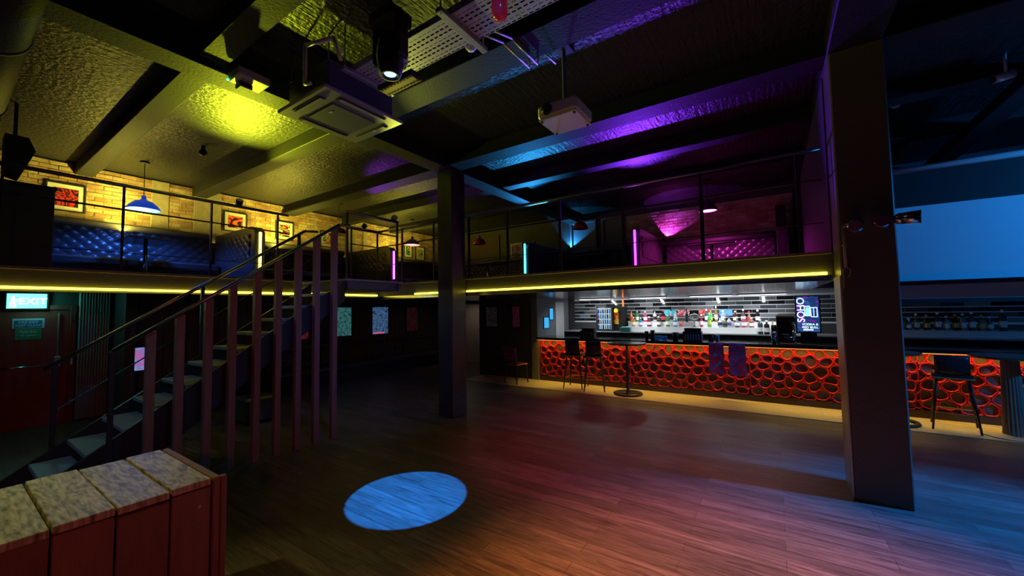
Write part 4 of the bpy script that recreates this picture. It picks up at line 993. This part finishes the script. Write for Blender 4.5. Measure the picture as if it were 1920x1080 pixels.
poster(7.66, 8.32, 1.10, 2.0, [(.04, .12, .30), (.08, .2, .4), (.02, .03, .1), (.6, .65, .75)], 3.5, 'glowing blue poster with pale highlights on the dark cladding', .5, 6)
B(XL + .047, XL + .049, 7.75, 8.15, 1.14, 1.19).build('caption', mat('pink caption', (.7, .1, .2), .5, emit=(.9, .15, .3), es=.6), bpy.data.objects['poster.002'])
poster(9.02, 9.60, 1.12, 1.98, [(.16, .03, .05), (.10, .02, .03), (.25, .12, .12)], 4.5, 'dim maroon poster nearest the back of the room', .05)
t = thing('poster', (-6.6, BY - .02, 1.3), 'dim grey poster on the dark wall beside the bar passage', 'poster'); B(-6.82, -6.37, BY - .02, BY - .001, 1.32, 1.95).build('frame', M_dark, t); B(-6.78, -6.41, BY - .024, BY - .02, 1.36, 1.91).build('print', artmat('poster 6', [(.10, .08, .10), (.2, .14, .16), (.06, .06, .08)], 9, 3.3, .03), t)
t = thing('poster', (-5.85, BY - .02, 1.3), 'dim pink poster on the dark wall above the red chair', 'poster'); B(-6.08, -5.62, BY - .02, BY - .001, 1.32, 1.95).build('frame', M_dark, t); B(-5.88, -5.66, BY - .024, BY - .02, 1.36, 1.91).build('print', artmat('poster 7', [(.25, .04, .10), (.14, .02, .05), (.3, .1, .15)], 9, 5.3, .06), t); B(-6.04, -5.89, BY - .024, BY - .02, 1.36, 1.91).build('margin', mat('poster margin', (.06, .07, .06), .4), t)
t = thing('wall_screen', (XL + .03, 2.35, .76), 'small glowing blue and pink screen on the wall behind the stairs', 'screen')
B(XL + .026, XL + .06, 2.22, 2.47, .74, 1.24).build('casing', M_dark, t); B(XL + .06, XL + .063, 2.25, 2.44, .77, 1.21).build('panel', artmat('wall screen', [(.2, .4, .8), (.35, .2, .6), (.6, .15, .5), (.6, .7, .9)], 6, 2.2, .7), t)

# fire door with exit sign
d1 = thing('door', (XL + .03, .9, 0), 'dark red fire door with a push bar below the exit sign', 'door', kind='structure'); d1.name = 'door_1'
M_reddoor = mat('fire door red', (.32, .05, .045), .45, vary=.15, vscale=6)
lf = MB().bev(XL + .001, XL + .05, .43, 1.42, 0, 1.96, .006).build('leaf', M_reddoor, d1)
for a, b in ((.40, .43), (1.42, 1.50)): MB().bev(XL + .001, XL + .07, a, b, 0, 2.04, .006).build('frame', mat('door frame red', (.24, .05, .04), .5), d1)
MB().bev(XL + .001, XL + .07, .43, 1.42, 1.96, 2.04, .006).build('frame', mat('door frame red', (.24, .05, .04), .5), d1)
MB().tube([(XL + .11, .45, 1.02), (XL + .11, 1.30, 1.02)], .016, 8).build('push_bar', M_chrome, lf, True)
MB().bev(XL + .05, XL + .12, 1.25, 1.33, .98, 1.16, .01).build('latch_box', M_grey, lf)
MB().cyl((XL + .075, 1.29, 1.15), (XL + .075, 1.29, 1.9), .012, n=8).build('latch_rod', M_grey, lf)
for z in (.3, 1.0, 1.75): MB().bev(XL + .07, XL + .085, 1.44, 1.47, z, z + .11, .003).build('hinge', M_chrome, d1)
t = thing('exit_sign', (XL + .04, .93, 1.98), 'glowing green exit sign box above the red fire door', 'exit sign')
B(XL + .02, XL + .10, .70, 1.16, 1.97, 2.25).build('housing', M_dark, t)
ep = B(XL + .10, XL + .106, .72, 1.14, 1.99, 2.23).build('panel', emis('exit green', (.12, .95, .75), 3.0), t)
M_ew = emis('exit white', (.9, 1, 1), 7)
text('lettering', 'EXIT', .15, M_ew, ep, (XL + .108, .99, 2.10), (PI / 2, 0, PI / 2))
mb = MB(); mb.cyl((XL + .107, .78, 2.17), (XL + .109, .78, 2.17), .018, n=10); mb.box(XL + .107, XL + .109, .765, .80, 2.08, 2.15); mb.box(XL + .107, XL + .109, .80, .84, 2.11, 2.13); mb.box(XL + .107, XL + .109, .75, .775, 2.01, 2.09); mb.box(XL + .107, XL + .109, .79, .815, 2.01, 2.09); mb.build('running_figure', M_ew, ep)
point('exit glow', (XL + .22, 1.05, 2.10), (.12, 1, .75), 3.5, .06, parent=t)
t = thing('door_notice', (XL + .05, .96, 1.66), 'blue and white FIRE EXIT KEEP CLEAR notice on the red door', 'notice')
B(XL + .0505, XL + .054, .79, 1.13, 1.66, 1.82).build('plate', mat('notice white', (.5, .55, .62), .4), t); B(XL + .054, XL + .0555, .81, 1.11, 1.67, 1.79).build('field', mat('notice blue', (.03, .12, .35), .4), t)
text('lettering', 'FIRE EXIT\nKEEP CLEAR', .052, M_white, t, (XL + .056, .96, 1.73), (PI / 2, 0, PI / 2))
t = thing('door_notice', (XL + .05, .96, 1.47), 'green Push bar to open notice on the red door', 'notice')
B(XL + .0505, XL + .054, .82, 1.10, 1.47, 1.65).build('plate', mat('notice green', (.03, .25, .18), .4), t)
text('lettering', 'Push bar\nto open', .055, M_white, t, (XL + .056, .96, 1.57), (PI / 2, 0, PI / 2))
o = MB(); n = 22
pts = [(1.52 + .40 * i / n, XL + .05 + (.03 if i % 2 else 0)) for i in range(n + 1)]
o.add([(xv, yv, z) for z in (.02, 2.28) for yv, xv in pts], [(i, i + 1, n + 2 + i, n + 1 + i) for i in range(n)])
o = o.build('strip_curtain', mat('ribbed plastic', (.35, .42, .42), .25)); tag(o, 'ribbed strip curtain lit green beside the red fire door', 'curtain')
o.modifiers.new('s', 'SOLIDIFY').thickness = .004
# blocky partition beside the door, seen through the stairs
struct('wall_stub', B(XL, -9.6, 1.98, 2.12, 0, 2.30), M_clad)

# ------------------------------------------------------------------ ceiling things
def ceil_thing(name, loc, label, cat): return thing(name, loc, label, cat)
# air conditioning cassette
t = thing('air_conditioner', (-3.9, 2.52, 3.98), 'square ceiling cassette air conditioner hanging on rods', 'air conditioner')
M_ac = mat('ac grey', (.30, .30, .29), .45)
x0, x1, y0, y1 = -4.37, -3.46, 2.03, 2.99
MB().bev(x0 + .08, x1 - .08, y0 + .08, y1 - .08, 4.04, 4.36, .02).build('body', mat('ac body', (.10, .11, .13), .4, metal=.3), t)
MB().bev(x0, x1, y0, y1, 4.0, 4.04, .012).build('fascia', M_ac, t)
MB().bev(x0 + .22, x1 - .22, y0 + .22, y1 - .22, 3.985, 4.0, .006).build('grille', mat('ac grille', (.12, .12, .12), .6), t)
for a in ((x0 + .2, x1 - .2, y0 + .06, y0 + .14), (x0 + .2, x1 - .2, y1 - .14, y1 - .06), (x0 + .06, x0 + .14, y0 + .2, y1 - .2), (x1 - .14, x1 - .06, y0 + .2, y1 - .2)):
    MB().bev(a[0], a[1], a[2], a[3], 3.992, 4.0, .003).build('louvre', M_dark, t)
    MB().bev(a[0] + .012, a[1] - .012, a[2] + .02, a[3] - .012, 3.984, 3.992, .003).build('vane', M_ac, t)
for a in ((x0 + .1, y0 + .1), (x1 - .1, y0 + .1), (x0 + .1, y1 - .1), (x1 - .1, y1 - .1)): MB().cyl((*a, 4.36), (*a, ZC), .008, n=6).build('hanger_rod', M_grey, t)
for yv in (2.35, 2.9): MB().bev(x1 - .42, x1 - .36, yv - .03, yv, 3.982, 3.986, .001).build('label_plate', M_white, t)
# cable tray
t = thing('cable_tray', (-2.4, 2.45, 4.18), 'perforated galvanised cable tray hanging below the ceiling', 'cable tray')
ty0, ty1, tz = 2.24, 2.60, 4.20
mb = MB(); nxx = 70; xa = -3.35; pitch = .055
for i in range(nxx):
    x = xa + i * pitch
    mb.box(x, x + .018, ty0, ty1, tz, tz + .003)
    for j in range(8):
        yj = ty0 + j * (ty1 - ty0) / 8; mb.box(x + .018, x + pitch, yj, yj + (ty1 - ty0) / 8 - .017 - (.0 if (j % 3) else -.010), tz, tz + .003)
o = mb.build('perforated_bed', mat('galvanised pale', (.55, .55, .50), .4, metal=.35), t)
for yv in (ty0, ty1): MB().box(xa, xa + nxx * pitch, yv - .003, yv + .003, tz, tz + .06).build('side_lip', M_grey, t)
for x in (-3.32, -2.06, -.8):
    MB().bev(x - .03, x + .03, ty0 - .12, ty1 + .12, tz - .045, tz - .004, .004).build('cross_channel', M_grey, t)
    for yv in (ty0 - .09, ty1 + .09): MB().cyl((x, yv, tz - .05), (x, yv, ZC), .007, n=6).build('hanger_rod', M_grey, t)
# moving head
t = thing('moving_head_light', (-2.62, 2.12, 3.84), 'black moving head spotlight throwing a blue beam straight down', 'stage light')
mx, my = -2.62, 2.12
MB().cyl((mx, my, 4.38), (mx, my, ZC), .02, n=8).build('clamp', M_dark, t)
MB().bev(mx - .15, mx + .15, my - .12, my + .12, 4.26, 4.38, .02).build('base', M_dark, t)
MB().bev(mx - .17, mx - .12, my - .06, my + .06, 3.96, 4.27, .015).build('yoke', M_dark, t); MB().bev(mx + .12, mx + .17, my - .06, my + .06, 3.96, 4.27, .015).build('yoke', M_dark, t)
MB().lathe([(.06, .36), (.10, .30), (.115, .15), (.095, .03), (.085, 0), (.06, .0), (.055, .03)], (mx, my, 3.84), 20).build('head', M_dark, t, True)
hd = t.children[-1]
MB().cyl((mx, my, 3.858), (mx, my, 3.864), .05, n=18).build('lens', emis('beam lens', (.15, .45, 1), 6), hd)
spot('moving head beam', (mx, my, 3.83), (-3.10, 2.72, 0), (.010, .21, .95), 4200, 17.2, .08, .012, t)
# LED pixel panel beside it
t = thing('led_panel_light', (-2.74, 2.32, 3.85), 'small tilted stage panel light with rows of amber emitters', 'stage light')
px0 = Vector((-2.80, 2.24, 3.92)); 
MB().bev(-2.98, -2.52, 2.26, 2.40, 3.90, 3.95, .008).build('housing', M_dark, t)
B(-2.96, -2.54, 2.275, 2.385, 3.896, 3.90).build('face', mat('amber panel', (.55, .45, .10), .35), t)
mb = MB()
for i in range(10):
    for yv in (2.29, 2.37): mb.box(-2.95 + i * .042, -2.93 + i * .042, yv - .006, yv + .006, 3.893, 3.896)
mb.build('emitters', M_dark, t)
MB().tube([(-2.75, 2.33, 3.95), (-2.75, 2.33, 4.195)], .012, 6).build('bracket', M_dark, t)
# projector
t = thing('projector', (-1.72, 3.63, 3.76), 'off white ceiling projector on a black drop pole', 'projector')
MB().bev(-1.94, -1.50, 3.42, 3.84, 3.78, 3.93, .03).build('body', M_plastic, t)
MB().bev(-1.93, -1.51, 3.43, 3.83, 3.768, 3.782, .01).build('base_plate', mat('projector base', (.75, .66, .58), .5), t)
MB().cyl((-1.82, 3.425, 3.86), (-1.82, 3.385, 3.86), .06, .055, 18).build('lens', M_gloss, t, True)
MB().cyl((-1.72, 3.63, 3.93), (-1.72, 3.63, 4.55), .022, n=10).build('pole', mat('pole grey', (.2, .2, .22), .4, metal=.5), t)
MB().bev(-1.81, -1.63, 3.54, 3.72, 4.55, ZC, .01).build('ceiling_plate', M_dark, t)
for k in range(4): MB().cyl((-1.90 + .36 * (k % 2), 3.46 + .33 * (k // 2), 3.755), (-1.90 + .36 * (k % 2), 3.46 + .33 * (k // 2), 3.768), .014, n=8).build('foot', M_dark, t)
# conduits to the projector
for k, dx in enumerate((0, .10)):
    o = MB().tube([(-2.02 + dx, 2.62, 4.26), (-2.02 + dx, 2.95, 4.37), (-2.02 + dx, 3.42, 4.37), (-2.02 + dx, 3.46, 4.57), (-1.92 + dx, 3.50, 4.57), (-1.90 + dx, 3.80 - k * .29, 4.57)], .011, 8).build('conduit', M_grey, None, True)
    tag(o, ('galvanised conduit running from the cable tray to a ceiling socket', 'galvanised conduit running from the cable tray to the projector plate')[k], 'conduit')
def small(name, mbs, label, cat):
    p = mbs[0][0].v[0]; xs = [q[0] for m in mbs for q in m[0].v]; ysn = [q[1] for m in mbs for q in m[0].v]; zs = [q[2] for m in mbs for q in m[0].v]
    t = thing(name, ((min(xs) + max(xs)) / 2, (min(ysn) + max(ysn)) / 2, min(zs)), label, cat)
    for mb, nm, m in mbs: mb.build(nm, m, t, True)
    return t
p = hit(883, 85, 2, 4.30)
small('smoke_detector', [(MB().lathe([(.03, 0), (.055, .03), (.06, .07), (.06, .09)], (p.x, p.y, 4.25), 18), 'head', M_plastic), (MB().lathe([(.065, .09), (.065, .12)], (p.x, p.y, 4.25), 18), 'base', mat('red base', (.4, .05, .05), .5)), (MB().cyl((p.x, p.y, 4.37), (p.x, p.y, ZC), .012, n=8), 'stem', M_grey)], 'off white smoke detector hanging beside the cable tray', 'detector')
p = hit(937, 22, 2, 3.86)
small('beacon_lamp', [(MB().lathe([(.01, 0), (.045, .02), (.055, .07), (.055, .15), (.05, .16)], (p.x, p.y, 3.80), 18), 'dome', mat('red dome', (.5, .02, .03), .15, emit=(.5, .02, .03), es=.12)), (MB().lathe([(.045, .16), (.045, .23)], (p.x, p.y, 3.80), 14), 'base', M_dark), (MB().cyl((p.x, p.y, 4.03), (p.x, p.y, ZC), .012, n=8), 'stem', M_grey)], 'red dome beacon lamp hanging in front of the cable tray', 'beacon')
p = hit(381, 291, 2, 4.45)
small('ball_lamp', [(MB().ball((p.x, p.y, 4.49), .06, 14, 10), 'ball', M_dark), (MB().cyl((p.x, p.y, 4.54), (p.x, p.y, ZC), .03, n=10), 'base', M_dark)], 'small black ball sensor on the yellow lit ceiling', 'sensor')
p = hit(1680, 207, 2, 4.5)
small('smoke_detector', [(MB().lathe([(.03, 0), (.06, .03), (.06, .06)], (p.x, p.y, 4.54), 18), 'head', M_plastic)], 'pale smoke detector on the ceiling near the projection screen', 'detector')
p = hit(1882, 150, 2, 4.3)
small('security_camera', [(MB().cyl((p.x - .08, p.y - .02, 4.32), (p.x + .08, p.y + .03, 4.36), .045, n=14), 'body', M_white), (MB().cyl((p.x - .09, p.y - .024, 4.317), (p.x - .08, p.y - .02, 4.32), .035, n=14), 'lens', M_gloss), (MB().tube([(p.x + .02, p.y, 4.37), (p.x + .02, p.y, ZC)], .014, 8), 'bracket', M_white)], 'white security camera on the ceiling above the projection screen', 'camera')
p = hit(1880, 208, 2, 4.3)
small('siren', [(MB().cyl((p.x - .09, p.y, 4.30), (p.x + .02, p.y, 4.30), .03, n=12), 'horn', M_white), (MB().cyl((p.x + .02, p.y, 4.30), (p.x + .09, p.y, 4.30), .045, n=12), 'body', mat('siren red', (.45, .03, .04), .4)), (MB().cyl((p.x + .03, p.y, 4.34), (p.x + .03, p.y, ZC), .012, n=8), 'stem', M_grey)], 'red and white siren below the ceiling near the security camera', 'siren')
t = thing('junction_box', (-4.55, 1.75, 4.2), 'white junction box with a green indicator under the ceiling girder', 'junction box')
MB().bev(-4.62, -4.36, 1.66, 1.96, 4.26, 4.348, .012).build('box', mat('box lilac white', (.55, .52, .58), .45), t)
MB().ball((-4.60, 1.655, 4.27), .012, 8, 6).build('indicator', emis('green dot', (.05, 1, .25), 6), t)
MB().bev(-4.60, -4.48, 1.72, 1.84, 4.20, 4.26, .008).build('connector', M_dark, t)
t = tag(MB().tube([(-3.55, 1.95, 4.02), (-3.62, 1.93, 4.02), (-3.62, 1.93, 4.40), (-3.30, 2.02, 4.40), (-3.30, 2.10, 4.22)], .018, 8).build('drain_pipe', mat('white pvc', (.7, .66, .64), .4), None, True), 'white plastic drain pipe looping over the air conditioner', 'pipe')
# duct at far left of the ceiling
t = thing('duct', (-7, .2, 4.2), 'large round black duct running under the ceiling to the left wall', 'duct')
MB().cyl((XL, .22, 4.36), (-2.8, .22, 4.36), .23, n=28).build('pipe', M_beam, t, True)
for x in (-9.5, -7.5, -5.5): MB().cyl((x - .02, .22, 4.36), (x + .02, .22, 4.36), .24, n=28).build('collar', M_beam, t, True)
# hanging speaker
t = thing('loudspeaker', (-8.0, .42, 3.62), 'black loudspeaker hanging from the ceiling at the left', 'loudspeaker')
mb = MB(); mb.prism([(.47, 3.66), (.60, 3.62), (.72, 3.98), (.66, 4.14), (.47, 4.14)], 0, -8.15, -7.85); fixn(mb.build('cabinet', M_dark, t))
B(-7.849, -7.84, .49, .62, 3.74, 4.08).build('grille', mat('grille', (.03, .03, .03), .8), t)
MB().cyl((-8.0, .56, 4.14), (-8.0, .56, ZC), .02, n=8).build('bracket', M_dark, t)
# spotlights and conduit on the right column
for k, (x, d, lb) in enumerate(((.69, (-.25, -.8, -.3), 'chrome bullet spotlight on the column next to the conduit'), (.86, (-.15, -.9, -.15), 'chrome bullet spotlight in the middle of the column cluster'), (.99, (.9, -.25, -.05), 'chrome bullet spotlight pointing along the projection screen'))):
    t = thing('bullet_spotlight', (x, 4.86, 2.58), lb, 'spotlight', 'chrome spotlights on the column'); c = Vector((x, 4.82, 2.60)); d = Vector(d).normalized()
    MB().cyl(c - d * .01, c + d * .12, .05, .06, 18).build('barrel', M_chrome, t, True)
    MB().ball(c - d * .01, .051, 16, 10).build('back_cap', M_chrome, t, True)
    MB().cyl(c + d * .115, c + d * .121, .05, n=16).build('lens', mat('violet lens', (.10, .02, .12), .08), t)
    MB().cyl((x, 4.84, 2.60) if k < 2 else (.95, 4.86, 2.60), (min(x, .94), 4.92, 2.60), .012, n=8).build('stem', M_chrome, t)
M_cond = mat('cream conduit', (.42, .36, .24), .4)
t = thing('conduit', (.60, 4.9, 1.95), 'cream conduit with a bend and loose cable clipped to the column', 'conduit')
MB().tube([(.66, 4.905, 2.61), (.61, 4.905, 2.61), (.595, 4.905, 2.58), (.595, 4.905, 2.20)], .013, 8).build('pipe', M_cond, t, True)
MB().bev(.575, .615, 4.895, 4.919, 2.40, 2.42, .003).build('clip', M_cond, t)
MB().tube([(.595, 4.905, 2.20), (.575, 4.90, 2.17), (.573, 4.90, 2.0)], .006, 6).build('cable', M_cond, t)
MB().tube([(.595, 4.905, 2.20), (.63, 4.90, 2.17), (.62, 4.90, 2.12), (.605, 4.90, 2.10)], .006, 6).build('cable', M_cond, t)
# projection screen
t = thing('projection_screen', (3.2, 8.2, 1.86), 'wide pale blue projection screen hanging in front of the bar shelves', 'projection screen')
M_scr = mat('screen fabric', (.72, .76, .80), .7)
B(1.18, 5.6, 8.28, 8.30, 1.90, 3.30).build('fabric', M_scr, t)
for a in ((1.18, 5.6, 3.30, 3.82), (1.10, 5.68, 1.84, 1.90), (1.10, 1.18, 1.90, 3.82), (5.6, 5.68, 1.90, 3.82)): B(a[0], a[1], 8.272, 8.305, a[2], a[3]).build('black_border', M_dark, t)
MB().cyl((1.05, 8.29, 3.87), (5.75, 8.29, 3.87), .05, n=16).build('roller_case', M_white, t, True)
for x in (1.15, 5.6): MB().cyl((x, 8.29, 3.9), (x, 8.29, ZC), .01, n=6).build('hanger', M_grey, t)
# small wall socket and sensor on the mezzanine edge, unseen par cans added for coloured light
for nm, loc, aim, col, pw, cone in UNSEEN_PARS:
    t = thing('unseen_par_can', loc, 'unseen black par can casting a ' + nm + ' beam', 'stage light')
    d = (Vector(aim) - Vector(loc)).normalized(); c = Vector(loc)
    MB().cyl(c - d * .26, c - d * .03, .09, .10, 16).build('can', M_dark, t, True)
    MB().tube([tuple(c - d * .15), (loc[0], loc[1], ZC)], .012, 6).build('hanger', M_dark, t)
    spot(nm + ' beam', loc, aim, col, pw, cone, .8, .08, t)
